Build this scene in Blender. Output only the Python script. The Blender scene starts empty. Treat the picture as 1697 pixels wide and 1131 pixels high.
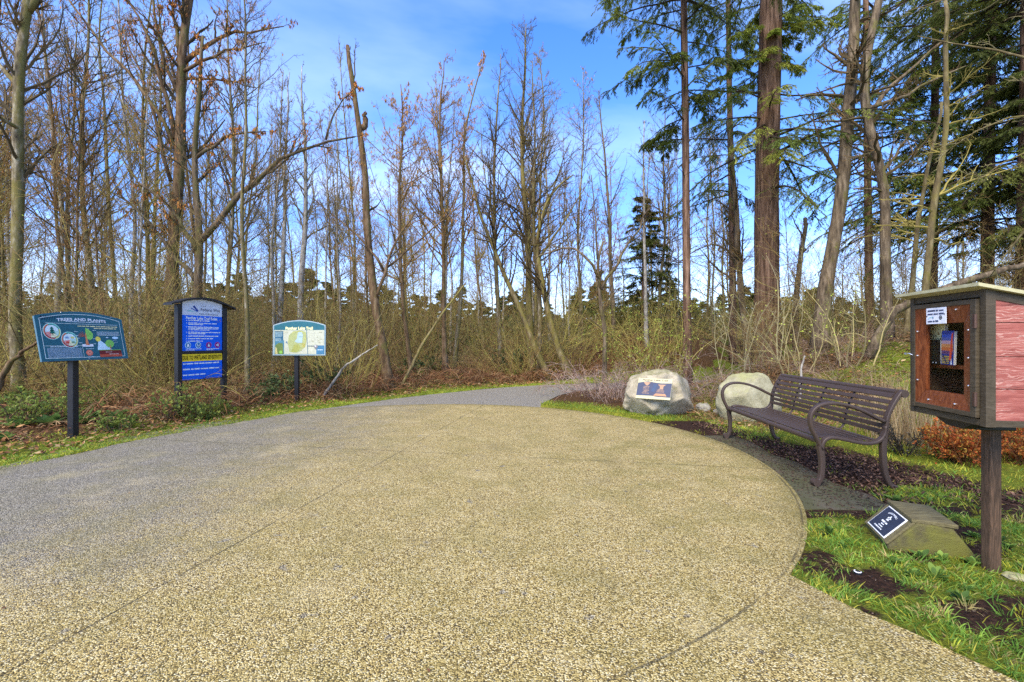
import bpy, bmesh, math, random
import numpy as np
from mathutils import Vector, Matrix, noise as mnoise
R = math.radians
scene = bpy.context.scene
C = scene.collection

# ------------------------------------------------------------------ camera, sky, sun, exposure
F, CX, CY, H = 754.0, 848.5, 565.5, 1.34          # pixels of the 1697 px wide photograph; eye height in metres
cam = bpy.data.objects.new('camera', bpy.data.cameras.new('camera'))
C.objects.link(cam)
cam.location = (0, 0, H)
cam.rotation_euler = (R(90), 0, 0)
cam.data.sensor_width = 36.0
cam.data.lens = 36.0 * F / 1697.0
cam.data.clip_start = 0.05
cam.data.clip_end = 2000
scene.camera = cam

SUN_EL, SUN_AZ = R(48), R(208)                     # azimuth clockwise from +Y (the view direction)
sdir = Vector((math.sin(SUN_AZ) * math.cos(SUN_EL), math.cos(SUN_AZ) * math.cos(SUN_EL), math.sin(SUN_EL)))
world = bpy.data.worlds.new('World')
scene.world = world
world.use_nodes = True
wt = world.node_tree
wt.nodes.clear()


def nd(t, kind, **kw):
    n = t.nodes.new(kind)
    for k, v in kw.items():
        if k.startswith('i_'):
            n.inputs[k[2:].replace('_', ' ')].default_value = v
        elif k.startswith('n_'):
            n.inputs[int(k[2:])].default_value = v
        else:
            setattr(n, k, v)
    return n


def ramp(t, stops, src=None, interp='LINEAR'):
    n = t.nodes.new('ShaderNodeValToRGB')
    n.color_ramp.interpolation = interp
    el = n.color_ramp.elements
    while len(el) < len(stops):
        el.new(0.5)
    for e, (p, c) in zip(el, stops):
        e.position = p
        e.color = (c, c, c, 1) if isinstance(c, (int, float)) else (*c, 1)
    if src is not None:
        t.links.new(src, n.inputs[0])
    return n


def mixc(t, fac, a, b, mode='MIX'):
    n = t.nodes.new('ShaderNodeMix')
    n.data_type = 'RGBA'
    n.blend_type = mode
    for sock, v in ((n.inputs[0], fac), (n.inputs[6], a), (n.inputs[7], b)):
        if hasattr(v, 'is_linked'):
            t.links.new(v, sock)
        elif isinstance(v, (int, float)):
            sock.default_value = v
        else:
            sock.default_value = (*v, 1)
    return n.outputs[2]


def math_(t, op, a, b=0.0, c=None):
    n = t.nodes.new('ShaderNodeMath')
    n.operation = op
    for i, v in enumerate((a, b, c)):
        if v is None:
            continue
        if hasattr(v, 'is_linked'):
            t.links.new(v, n.inputs[i])
        else:
            n.inputs[i].default_value = v
    return n.outputs[0]


def maprange(t, v, a, b, c=0.0, d=1.0, smooth=True):
    n = t.nodes.new('ShaderNodeMapRange')
    n.interpolation_type = 'SMOOTHSTEP' if smooth else 'LINEAR'
    t.links.new(v, n.inputs[0])
    for i, x in enumerate((a, b, c, d)):
        n.inputs[i + 1].default_value = x
    return n.outputs[0]


sky = nd(wt, 'ShaderNodeTexSky', sky_type='NISHITA', sun_disc=False, sun_elevation=SUN_EL, sun_rotation=SUN_AZ,
         altitude=100.0, air_density=1.0, dust_density=0.4, ozone_density=2.0)
hsv = nd(wt, 'ShaderNodeHueSaturation', i_Saturation=1.32, i_Value=1.15, i_Hue=0.514)
wt.links.new(sky.outputs[0], hsv.inputs['Color'])
tc = nd(wt, 'ShaderNodeTexCoord')
sepw = nd(wt, 'ShaderNodeSeparateXYZ')
wt.links.new(tc.outputs['Generated'], sepw.inputs[0])
el_ = math_(wt, 'MAXIMUM', sepw.outputs[2], 0.03)
comb = nd(wt, 'ShaderNodeCombineXYZ')                # clouds on a flat layer overhead
wt.links.new(math_(wt, 'DIVIDE', sepw.outputs[0], el_), comb.inputs[0])
wt.links.new(math_(wt, 'DIVIDE', sepw.outputs[1], el_), comb.inputs[1])
cn = nd(wt, 'ShaderNodeTexNoise', i_Scale=0.55, i_Detail=7.0, i_Roughness=0.52, i_Distortion=0.3)
mpw = nd(wt, 'ShaderNodeMapping')
mpw.inputs['Location'].default_value = (3.3, 1.9, 0)
mpw.inputs['Scale'].default_value = (0.8, 1.35, 1)
wt.links.new(comb.outputs[0], mpw.inputs[0])
wt.links.new(mpw.outputs[0], cn.inputs['Vector'])
cloud = ramp(wt, [(0.46, 0.0), (0.62, 0.13), (0.80, 0.5)], cn.outputs[0])
deep = maprange(wt, sepw.outputs[2], 0.0, 0.45, 1.0, 0.0)
blue = mixc(wt, deep, (1.0, 1.0, 1.0), (0.66, 0.70, 0.94))
skyb = mixc(wt, 1.0, hsv.outputs[0], blue, 'MULTIPLY')
low = maprange(wt, sepw.outputs[2], 0.0, 0.22, 0.35, 0.0)
cfac = math_(wt, 'MAXIMUM', cloud.outputs[0], low)
skyc = mixc(wt, cfac, skyb, (6.6, 7.3, 8.6))
bg = nd(wt, 'ShaderNodeBackground', i_Strength=0.085)
wt.links.new(skyc, bg.inputs[0])
wout = nd(wt, 'ShaderNodeOutputWorld')
wt.links.new(bg.outputs[0], wout.inputs[0])

sl = bpy.data.lights.new('sun', 'SUN')
sl.energy = 1.5
sl.angle = R(40)
sl.color = (1.0, 0.89, 0.69)
so = bpy.data.objects.new('sun', sl)
C.objects.link(so)
so.location = (10, -15, 25)
so.rotation_euler = sdir.to_track_quat('Z', 'Y').to_euler()

scene.view_settings.view_transform = 'Standard'
scene.view_settings.look = 'None'
scene.view_settings.exposure = 2.15
scene.view_settings.gamma = 1.0
scene.render.engine = 'CYCLES'
scene.cycles.max_bounces = 6
scene.cycles.diffuse_bounces = 3
scene.cycles.glossy_bounces = 2
scene.cycles.transmission_bounces = 3
scene.cycles.transparent_max_bounces = 6
scene.cycles.use_denoising = False

rng = np.random.default_rng(11)
random.seed(5)


# ------------------------------------------------------------------ helpers: colour, meshes, objects
def s2l(c):
    return tuple(((v / 255) / 12.92 if v / 255 <= 0.04045 else ((v / 255 + 0.055) / 1.055) ** 2.4) for v in c)


def mesh_np(name, V, F_, mats, fm=None, col=None, smooth=False):
    me = bpy.data.meshes.new(name)
    V = np.asarray(V, np.float32)
    F_ = [np.asarray(f, np.int32) for f in F_ if len(f)]
    me.vertices.add(len(V))
    me.vertices.foreach_set('co', V.ravel())
    li = np.concatenate([f.ravel() for f in F_])
    lens = np.concatenate([np.full(len(f), f.shape[1], np.int32) for f in F_])
    st = np.concatenate([[0], np.cumsum(lens)[:-1]]).astype(np.int32)
    me.loops.add(len(li))
    me.loops.foreach_set('vertex_index', li)
    me.polygons.add(len(lens))
    me.polygons.foreach_set('loop_start', st)
    for m in mats:
        me.materials.append(m)
    me.polygons.foreach_set('use_smooth', np.full(len(lens), smooth, bool))
    if fm is not None:
        me.polygons.foreach_set('material_index', np.asarray(fm, np.int32))
    me.update(calc_edges=True)
    if col is not None:
        a = me.attributes.new('Col', 'FLOAT_COLOR', 'POINT')
        c4 = np.ones((len(V), 4), np.float32)
        c4[:, :3] = col
        a.data.foreach_set('color', c4.ravel())
    return me


class MB:
    """collects pieces into one mesh"""
    def __init__(s):
        s.V, s.F, s.C, s.M, s.n = [], {}, [], [], 0

    def add(s, V, F_, col=(1, 1, 1), mi=0):
        V = np.asarray(V, float).reshape(-1, 3)
        for f in (F_ if isinstance(F_, list) and len(F_) and isinstance(F_[0], np.ndarray) and F_[0].ndim == 2 else [np.asarray(F_)]):
            if len(f):
                s.F.setdefault((f.shape[1], mi), []).append(f + s.n)
        s.V.append(V)
        c = np.asarray(col, float)
        s.C.append(np.broadcast_to(c, (len(V), 3)) if c.ndim == 1 else c)
        s.n += len(V)
        return s

    def addpoly(s, V, faces, col=(1, 1, 1), mi=0):
        """faces: list of index lists of mixed length"""
        V = np.asarray(V, float).reshape(-1, 3)
        for f in faces:
            s.F.setdefault((len(f), mi), []).append(np.array([f]) + s.n)
        s.V.append(V)
        s.C.append(np.broadcast_to(np.asarray(col, float), (len(V), 3)))
        s.n += len(V)
        return s

    def mesh(s, name, mats, smooth=False):
        if not isinstance(mats, (list, tuple)):
            mats = [mats]
        Fs, fm = [], []
        for (k, mi), l in s.F.items():
            a = np.concatenate(l)
            Fs.append(a)
            fm.append(np.full(len(a), mi, np.int32))
        return mesh_np(name, np.concatenate(s.V), Fs, mats, np.concatenate(fm), np.concatenate(s.C), smooth)

    def build(s, name, mats, parent=None, M=None, smooth=False):
        return link(name, s.mesh(name, mats, smooth), parent, M)


def link(name, me, parent=None, M=None):
    o = bpy.data.objects.new(name, me)
    C.objects.link(o)
    if parent is not None:
        o.parent = parent
    if M is not None:
        o.matrix_local = M
    return o


def tag(o, label=None, cat=None, group=None, kind=None):
    if label:
        o['label'] = label
    if cat:
        o['category'] = cat
    if group:
        o['group'] = group
    if kind:
        o['kind'] = kind
    return o


def thing(name, label, cat, loc=(0, 0, 0), rz=0, group=None):
    o = bpy.data.objects.new(name, None)
    C.objects.link(o)
    o.location = loc
    o.rotation_euler = (0, 0, rz)
    o.empty_display_size = 0.2
    return tag(o, label, cat, group)


def norm(a):
    return a / np.maximum(np.linalg.norm(a, axis=-1, keepdims=True), 1e-9)


def tubes(P, Rd, k=5, cap=True):
    """P (M,n,3) centre lines, Rd (M,n) radii -> verts, quads"""
    P = np.asarray(P, float)
    Rd = np.asarray(Rd, float)
    M, n, _ = P.shape
    T = norm(np.gradient(P, axis=1))
    D = norm(P[:, -1] - P[:, 0])
    ref = np.cross(D, [0, 0, 1.0])
    bad = np.linalg.norm(ref, axis=1) < 0.25
    ref[bad] = [1, 0, 0]
    ref = ref[:, None, :]
    A = norm(ref - (ref * T).sum(-1, keepdims=True) * T)
    B = np.cross(T, A)
    an = np.arange(k) * 2 * np.pi / k
    V = P[:, :, None, :] + Rd[:, :, None, None] * (np.cos(an)[:, None] * A[:, :, None, :] + np.sin(an)[:, None] * B[:, :, None, :])
    idx = np.arange(M * n * k).reshape(M, n, k)
    q = np.stack([idx[:, :-1], np.roll(idx, -1, 2)[:, :-1], np.roll(idx, -1, 2)[:, 1:], idx[:, 1:]], -1).reshape(-1, 4)
    fs = [q]
    if cap:
        fs.append(idx[:, -1, :].reshape(-1, k))
        fs.append(idx[:, 0, ::-1].reshape(-1, k))
    return V.reshape(-1, 3), fs


def resample(pts, n):
    pts = np.asarray(pts, float)
    d = np.concatenate([[0], np.cumsum(np.linalg.norm(np.diff(pts, axis=0), axis=1))])
    # Catmull-like smoothing by cubic interpolation of each coordinate
    t = np.linspace(0, d[-1], n)
    out = np.stack([np.interp(t, d, pts[:, i]) for i in range(3)], 1)
    for _ in range(2):
        out[1:-1] = 0.25 * out[:-2] + 0.5 * out[1:-1] + 0.25 * out[2:]
    return out


def sweep(mb, pts, prof, side=None, col=(1, 1, 1), mi=0, scale=None):
    """sweep a closed profile [(a,b)] along pts; a along 'side', b along side x tangent"""
    pts = np.asarray(pts, float)
    prof = np.asarray(prof, float)
    n, k = len(pts), len(prof)
    T = norm(np.gradient(pts, axis=0))
    S = np.broadcast_to(norm(np.asarray(side, float)), (n, 3))
    S = norm(S - (S * T).sum(-1, keepdims=True) * T)
    B = np.cross(S, T)
    sc = np.ones(n) if scale is None else np.asarray(scale)
    V = pts[:, None] + prof[None, :, 0:1] * S[:, None] + prof[None, :, 1:2] * B[:, None] * sc[:, None, None]
    idx = np.arange(n * k).reshape(n, k)
    q = np.stack([idx[:-1], np.roll(idx, -1, 1)[:-1], np.roll(idx, -1, 1)[1:], idx[1:]], -1).reshape(-1, 4)
    mb.add(V.reshape(-1, 3), [q, idx[0:1, ::-1], idx[-1:]], col, mi)


def rrect(w, h, r, seg=3):
    """rounded rectangle profile"""
    o = []
    for cx, cy, a0 in ((w / 2 - r, h / 2 - r, 0), (-w / 2 + r, h / 2 - r, 90), (-w / 2 + r, -h / 2 + r, 180), (w / 2 - r, -h / 2 + r, 270)):
        for i in range(seg + 1):
            a = R(a0 + 90 * i / seg)
            o.append((cx + r * math.cos(a), cy + r * math.sin(a)))
    return o


def bevbox(mb, c, size, bev=0.004, M=None, col=(1, 1, 1), mi=0, seg=2):
    bm = bmesh.new()
    bmesh.ops.create_cube(bm, size=1.0, matrix=Matrix.Diagonal((*size, 1)))
    if bev:
        bmesh.ops.bevel(bm, geom=bm.edges[:], offset=min(bev, min(size) * 0.45), segments=seg, profile=0.5, affect='EDGES')
    bm.verts.index_update()
    M2 = (M or Matrix()) @ Matrix.Translation(c)
    V = [tuple(M2 @ v.co) for v in bm.verts]
    fs = [[v.index for v in f.verts] for f in bm.faces]
    bm.free()
    mb.addpoly(V, fs, col, mi)


def prism(mb, poly, w0, w1, M=None, col=(1, 1, 1), mi=0):
    """extrude a 2-D polygon (u,v) from w0 to w1 along the third axis"""
    n = len(poly)
    M = M or Matrix()
    V = [tuple(M @ Vector((u, v, w1))) for u, v in poly] + [tuple(M @ Vector((u, v, w0))) for u, v in poly]
    fs = [list(range(n)), list(range(2 * n - 1, n - 1, -1))]
    for i in range(n):
        j = (i + 1) % n
        fs.append([i, n + i, n + j, j])
    mb.addpoly(V, fs, col, mi)


def vnoise(x, y, s, seed=0):
    """smooth value noise 0..1"""
    x = np.asarray(x, float) * s + 100 * seed + 1000
    y = np.asarray(y, float) * s + 57 * seed + 1000
    xi, yi = np.floor(x).astype(np.int64), np.floor(y).astype(np.int64)
    fx, fy = x - xi, y - yi
    fx, fy = fx * fx * (3 - 2 * fx), fy * fy * (3 - 2 * fy)

    def h(a, b):
        n = (a * 374761393 + b * 668265263 + seed * 1442695) & 0x7fffffff
        n = ((n ^ (n >> 13)) * 1274126177) & 0x7fffffff
        return ((n ^ (n >> 16)) & 0xffff) / 65535.0
    return (h(xi, yi) * (1 - fx) + h(xi + 1, yi) * fx) * (1 - fy) + (h(xi, yi + 1) * (1 - fx) + h(xi + 1, yi + 1) * fx) * fy


def fbm(x, y, s, seed=0):
    return (vnoise(x, y, s, seed) + 0.5 * vnoise(x, y, s * 2.1, seed + 1) + 0.25 * vnoise(x, y, s * 4.3, seed + 2)) / 1.75


def sstep(a, b, x):
    t = np.clip((np.asarray(x, float) - a) / (b - a), 0, 1)
    return t * t * (3 - 2 * t)


def text_geo(txt, height=None, width=None, bold=0.0):
    """flat triangulated lettering centred on the origin, as (verts xy, faces)"""
    cu = bpy.data.curves.new('lettering', 'FONT')
    cu.body = txt
    cu.size = 1.0
    cu.align_x = 'CENTER'
    cu.offset = bold
    cu.resolution_u = 3
    ob = bpy.data.objects.new('lettering', cu)
    C.objects.link(ob)
    dg = bpy.context.evaluated_depsgraph_get()
    me = bpy.data.meshes.new_from_object(ob.evaluated_get(dg))
    V = np.array([v.co[:2] for v in me.vertices])
    fs = [list(p.vertices) for p in me.polygons]
    bpy.data.objects.remove(ob)
    bpy.data.meshes.remove(me)
    bpy.data.curves.remove(cu)
    lo, hi = V.min(0), V.max(0)
    V = V - (lo + hi) / 2
    sy = height / (hi[1] - lo[1]) if height else width / (hi[0] - lo[0])
    sx = width / (hi[0] - lo[0]) if width else sy
    return V * [sx, sy], fs


class Print:
    """flat printed artwork on a panel; u right, v up, one thin layer above another"""
    def __init__(s):
        s.mb = MB()

    def poly(s, pts, col, layer=1):
        s.mb.addpoly([(u, v, layer * 0.0009) for u, v in pts], [list(range(len(pts)))], s2l(col))

    def rect(s, x0, y0, x1, y1, col, layer=1):
        s.poly([(x0, y0), (x1, y0), (x1, y1), (x0, y1)], col, layer)

    def disc(s, x, y, rx, col, layer=1, ry=None, n=28):
        ry = ry or rx
        s.poly([(x + rx * math.cos(a), y + ry * math.sin(a)) for a in np.arange(n) * 2 * math.pi / n], col, layer)

    def line(s, pts, w, col, layer=1):
        for (x0, y0), (x1, y1) in zip(pts[:-1], pts[1:]):
            d = math.hypot(x1 - x0, y1 - y0)
            nx, ny = -(y1 - y0) / d * w / 2, (x1 - x0) / d * w / 2
            ex, ey = (x1 - x0) / d * w * 0.3, (y1 - y0) / d * w * 0.3
            s.poly([(x0 + nx - ex, y0 + ny - ey), (x0 - nx - ex, y0 - ny - ey), (x1 - nx + ex, y1 - ny + ey), (x1 + nx + ex, y1 + ny + ey)], col, layer)

    def text(s, txt, x, y, h, col, layer=1, width=None, bold=0.0, align='c'):
        V, fs = text_geo(txt, h, width, bold)
        if align == 'l':
            V = V + [-V[:, 0].min(), 0]
        s.mb.addpoly([(x + a, y + b, layer * 0.0009) for a, b in V], fs, s2l(col))

    def arctext(s, txt, x, y, h, width, sag, col, layer=1, bold=0.0):
        V, fs = text_geo(txt, h, width, bold)
        q = V[:, 0] / (width / 2)
        s.mb.addpoly([(x + a, y + b - sag * t * t, layer * 0.0009) for (a, b), t in zip(V, q)], fs, s2l(col))

    def fine(s, x0, y, x1, h, col, layer=1, rnd=None):
        """a row of print too small to read: broken word-long strokes"""
        rnd = rnd or random
        x = x0
        while x < x1 - h:
            w = min(h * rnd.uniform(1.0, 4.5), x1 - x)
            s.rect(x, y, x + w, y + h * rnd.uniform(0.55, 0.75), col, layer)
            x += w + h * rnd.uniform(0.35, 0.6)

    def build(s, name, mat, parent, M):
        return s.mb.build(name, mat, parent, M)


# ------------------------------------------------------------------ materials
def new_mat(name):
    m = bpy.data.materials.new(name)
    m.use_nodes = True
    t = m.node_tree
    b = t.nodes['Principled BSDF']
    return m, t, b


def bump(t, b, h, strength=0.5, dist=0.01):
    n = nd(t, 'ShaderNodeBump', i_Strength=strength, i_Distance=dist)
    t.links.new(h, n.inputs['Height'])
    t.links.new(n.outputs[0], b.inputs['Normal'])


def pos(t):
    return nd(t, 'ShaderNodeNewGeometry').outputs['Position']


def noise_(t, scale, detail=4.0, rough=0.55, vec=None, sc=None):
    n = nd(t, 'ShaderNodeTexNoise', i_Scale=scale, i_Detail=detail, i_Roughness=rough)
    if vec is None:
        vec = nd(t, 'ShaderNodeTexCoord').outputs['Object']
    if sc:
        mp = nd(t, 'ShaderNodeMapping')
        mp.inputs['Scale'].default_value = sc
        t.links.new(vec, mp.inputs[0])
        vec = mp.outputs[0]
    t.links.new(vec, n.inputs['Vector'])
    return n.outputs[0]


def mat_veg(name, transl=0.25, rough=0.7, var=0.35):
    """colour from the mesh, shifted a little per object and by noise"""
    m, t, b = new_mat(name)
    at = nd(t, 'ShaderNodeAttribute', attribute_name='Col')
    oi = nd(t, 'ShaderNodeObjectInfo')
    n = noise_(t, 2.5, 2)
    k = math_(t, 'ADD', math_(t, 'MULTIPLY', oi.outputs['Random'], var), math_(t, 'MULTIPLY', n, 0.5))
    k = math_(t, 'ADD', k, 0.75 - var / 2)
    c = mixc(t, 1.0, at.outputs['Color'], (1, 1, 1), 'MULTIPLY')
    vm = nd(t, 'ShaderNodeVectorMath', operation='SCALE')
    t.links.new(c, vm.inputs[0])
    t.links.new(k, vm.inputs['Scale'])
    t.links.new(vm.outputs[0], b.inputs['Base Color'])
    b.inputs['Roughness'].default_value = rough
    b.inputs['Specular IOR Level'].default_value = 0.25
    if transl:
        tr = nd(t, 'ShaderNodeBsdfTranslucent')
        t.links.new(vm.outputs[0], tr.inputs[0])
        mx = nd(t, 'ShaderNodeMixShader', n_0=transl)
        t.links.new(b.outputs[0], mx.inputs[1])
        t.links.new(tr.outputs[0], mx.inputs[2])
        t.links.new(mx.outputs[0], t.nodes['Material Output'].inputs[0])
    return m


def mat_bark(name, c1, c2, c3, sc=(14, 14, 2.0), moss=0.35, mosscol=(0.13, 0.13, 0.025), depth=0.02):
    m, t, b = new_mat(name)
    oc = nd(t, 'ShaderNodeTexCoord').outputs['Object']
    a = noise_(t, 1.0, 6, 0.65, oc, sc)
    f = ramp(t, [(0.32, c1), (0.5, c2), (0.68, c3)], a)
    n2 = noise_(t, 2.6, 5, 0.7, oc, (1.2, 1.2, 0.6))
    ge = nd(t, 'ShaderNodeNewGeometry')
    sp = nd(t, 'ShaderNodeSeparateXYZ')
    t.links.new(ge.outputs['Normal'], sp.inputs[0])
    side = math_(t, 'ADD', n2, math_(t, 'MULTIPLY', sp.outputs[0], 0.10))     # moss keeps to one side of the trunk
    mf = maprange(t, side, 0.62 - moss * 0.5, 0.72 - moss * 0.3)
    oi = nd(t, 'ShaderNodeObjectInfo')
    c = mixc(t, math_(t, 'MULTIPLY', mf, 0.8), f.outputs[0], mosscol)
    c = mixc(t, math_(t, 'MULTIPLY', oi.outputs['Random'], 0.4), c, tuple(v * 0.55 for v in c2))
    t.links.new(c, b.inputs['Base Color'])
    b.inputs['Roughness'].default_value = 0.9
    b.inputs['Specular IOR Level'].default_value = 0.15
    bump(t, b, a, 0.9, depth)
    return m


def mat_paint(name, col, rough=0.5, var=0.2, scale=18, metal=0.0, bumpk=0.05, spec=0.5):
    m, t, b = new_mat(name)
    n = noise_(t, scale, 4)
    n2 = noise_(t, 3.0, 3)
    k = mixc(t, n, tuple(v * (1 - var) for v in col), tuple(min(1, v * (1 + var)) for v in col))
    k = mixc(t, math_(t, 'MULTIPLY', maprange(t, n2, 0.5, 0.75), 0.35), k, tuple(v * 0.7 for v in col))
    t.links.new(k, b.inputs['Base Color'])
    b.inputs['Roughness'].default_value = rough
    b.inputs['Metallic'].default_value = metal
    b.inputs['Specular IOR Level'].default_value = spec
    bump(t, b, n, bumpk, 0.002)
    return m


VEG = mat_veg('foliage', 0.4)
TWIG = mat_veg('twigs', 0.0, 0.85, 0.5)
GRASS = mat_veg('grass_blades', 0.35, 0.6, 0.0)
LITTER = mat_veg('dead_leaves', 0.1, 0.8, 0.0)
PRINT = mat_veg('sign_print', 0.0, 0.45, 0.0)
pt = PRINT.node_tree
for nn in list(pt.nodes):
    if nn.type == 'TEX_NOISE':
        nn.inputs['Scale'].default_value = 14.0

B_ALDER = mat_bark('bark_alder', (0.045, 0.034, 0.02), (0.18, 0.145, 0.085), (0.46, 0.41, 0.30), (10, 10, 3.5), 0.36, (0.17, 0.145, 0.03))
B_PALE = mat_bark('bark_pale', (0.10, 0.085, 0.07), (0.33, 0.30, 0.25), (0.55, 0.52, 0.46), (9, 9, 5), 0.12)
B_RED = mat_bark('bark_reddish', (0.04, 0.024, 0.014), (0.14, 0.088, 0.046), (0.27, 0.19, 0.11), (12, 12, 3), 0.18, (0.13, 0.12, 0.03))
B_MOSS = mat_bark('bark_mossy', (0.05, 0.04, 0.025), (0.15, 0.115, 0.055), (0.33, 0.275, 0.15), (10, 10, 3), 0.42, (0.20, 0.17, 0.035))
B_FIR = mat_bark('bark_fir', (0.022, 0.012, 0.008), (0.13, 0.075, 0.046), (0.30, 0.19, 0.125), (16, 16, 1.6), 0.02, (0.10, 0.09, 0.03), 0.05)
B_GREY = mat_bark('bark_grey_brown', (0.03, 0.022, 0.014), (0.12, 0.088, 0.055), (0.26, 0.20, 0.13), (14, 14, 2.2), 0.26, (0.13, 0.12, 0.03), 0.03)


def mat_ground():
    m, t, b = new_mat('ground_soil')
    p = pos(t)
    at = nd(t, 'ShaderNodeAttribute', attribute_name='Col')
    sp = nd(t, 'ShaderNodeSeparateColor')
    t.links.new(at.outputs['Color'], sp.inputs[0])
    n1, n2, n3 = noise_(t, 7, 6, 0.7, p), noise_(t, 34, 5, 0.7, p), noise_(t, 1.6, 4, 0.6, p)
    litter = ramp(t, [(0.28, (0.020, 0.011, 0.006)), (0.45, (0.075, 0.040, 0.018)), (0.6, (0.15, 0.085, 0.035)), (0.78, (0.24, 0.16, 0.075))], n2)
    mulch = ramp(t, [(0.3, (0.010, 0.006, 0.004)), (0.5, (0.040, 0.021, 0.013)), (0.72, (0.11, 0.058, 0.035))], n2)
    green = ramp(t, [(0.25, (0.05, 0.07, 0.010)), (0.5, (0.14, 0.17, 0.018)), (0.75, (0.27, 0.28, 0.030))], n2)
    far = ramp(t, [(0.3, (0.06, 0.045, 0.02)), (0.6, (0.15, 0.12, 0.05))], n1)
    c = mixc(t, sp.outputs[2], far.outputs[0], litter.outputs[0])
    mg = math_(t, 'ADD', sp.outputs[1], math_(t, 'MULTIPLY', math_(t, 'SUBTRACT', n1, 0.5), 0.8))
    c = mixc(t, maprange(t, mg, 0.35, 0.65), c, mulch.outputs[0])
    gg = math_(t, 'ADD', sp.outputs[0], math_(t, 'MULTIPLY', math_(t, 'SUBTRACT', n1, 0.5), 1.3))
    c = mixc(t, maprange(t, gg, 0.38, 0.62), c, green.outputs[0])
    t.links.new(c, b.inputs['Base Color'])
    b.inputs['Roughness'].default_value = 0.95
    b.inputs['Specular IOR Level'].default_value = 0.1
    bump(t, b, math_(t, 'ADD', n2, n1), 1.0, 0.05)
    return m


def stones(t, p, scale, stops, gap=(0.30, 0.62), gapc=(0.05, 0.043, 0.03)):
    v = nd(t, 'ShaderNodeTexVoronoi', voronoi_dimensions='2D', i_Scale=scale, i_Randomness=1.0)
    t.links.new(p, v.inputs['Vector'])
    sp = nd(t, 'ShaderNodeSeparateColor')
    t.links.new(v.outputs['Color'], sp.inputs[0])
    c = ramp(t, stops, sp.outputs[0])
    g = maprange(t, v.outputs['Distance'], gap[0], gap[1])
    return mixc(t, g, c.outputs[0], gapc), math_(t, 'SUBTRACT', 1.0, v.outputs['Distance']), sp.outputs[1]


PLZ_C, PLZ_R = (-1.34, 5.5), 4.12


def gravel_col(t, p):
    return stones(t, p, 150, [(0.0, (0.06, 0.054, 0.044)), (0.35, (0.165, 0.149, 0.115)), (0.7, (0.285, 0.26, 0.20)), (0.93, (0.46, 0.41, 0.30)), (1.0, (0.62, 0.55, 0.42))],
                  (0.38, 0.78), (0.065, 0.06, 0.05))


def mat_gravel():
    m, t, b = new_mat('grey_gravel')
    p = pos(t)
    c, h, _ = gravel_col(t, p)
    n = noise_(t, 1.1, 5, 0.6, p)
    c = mixc(t, math_(t, 'MULTIPLY', maprange(t, n, 0.45, 0.7), 0.4), c, (0.20, 0.175, 0.12))
    t.links.new(c, b.inputs['Base Color'])
    b.inputs['Roughness'].default_value = 0.85
    bump(t, b, h, 0.6, 0.008)
    return m


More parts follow.
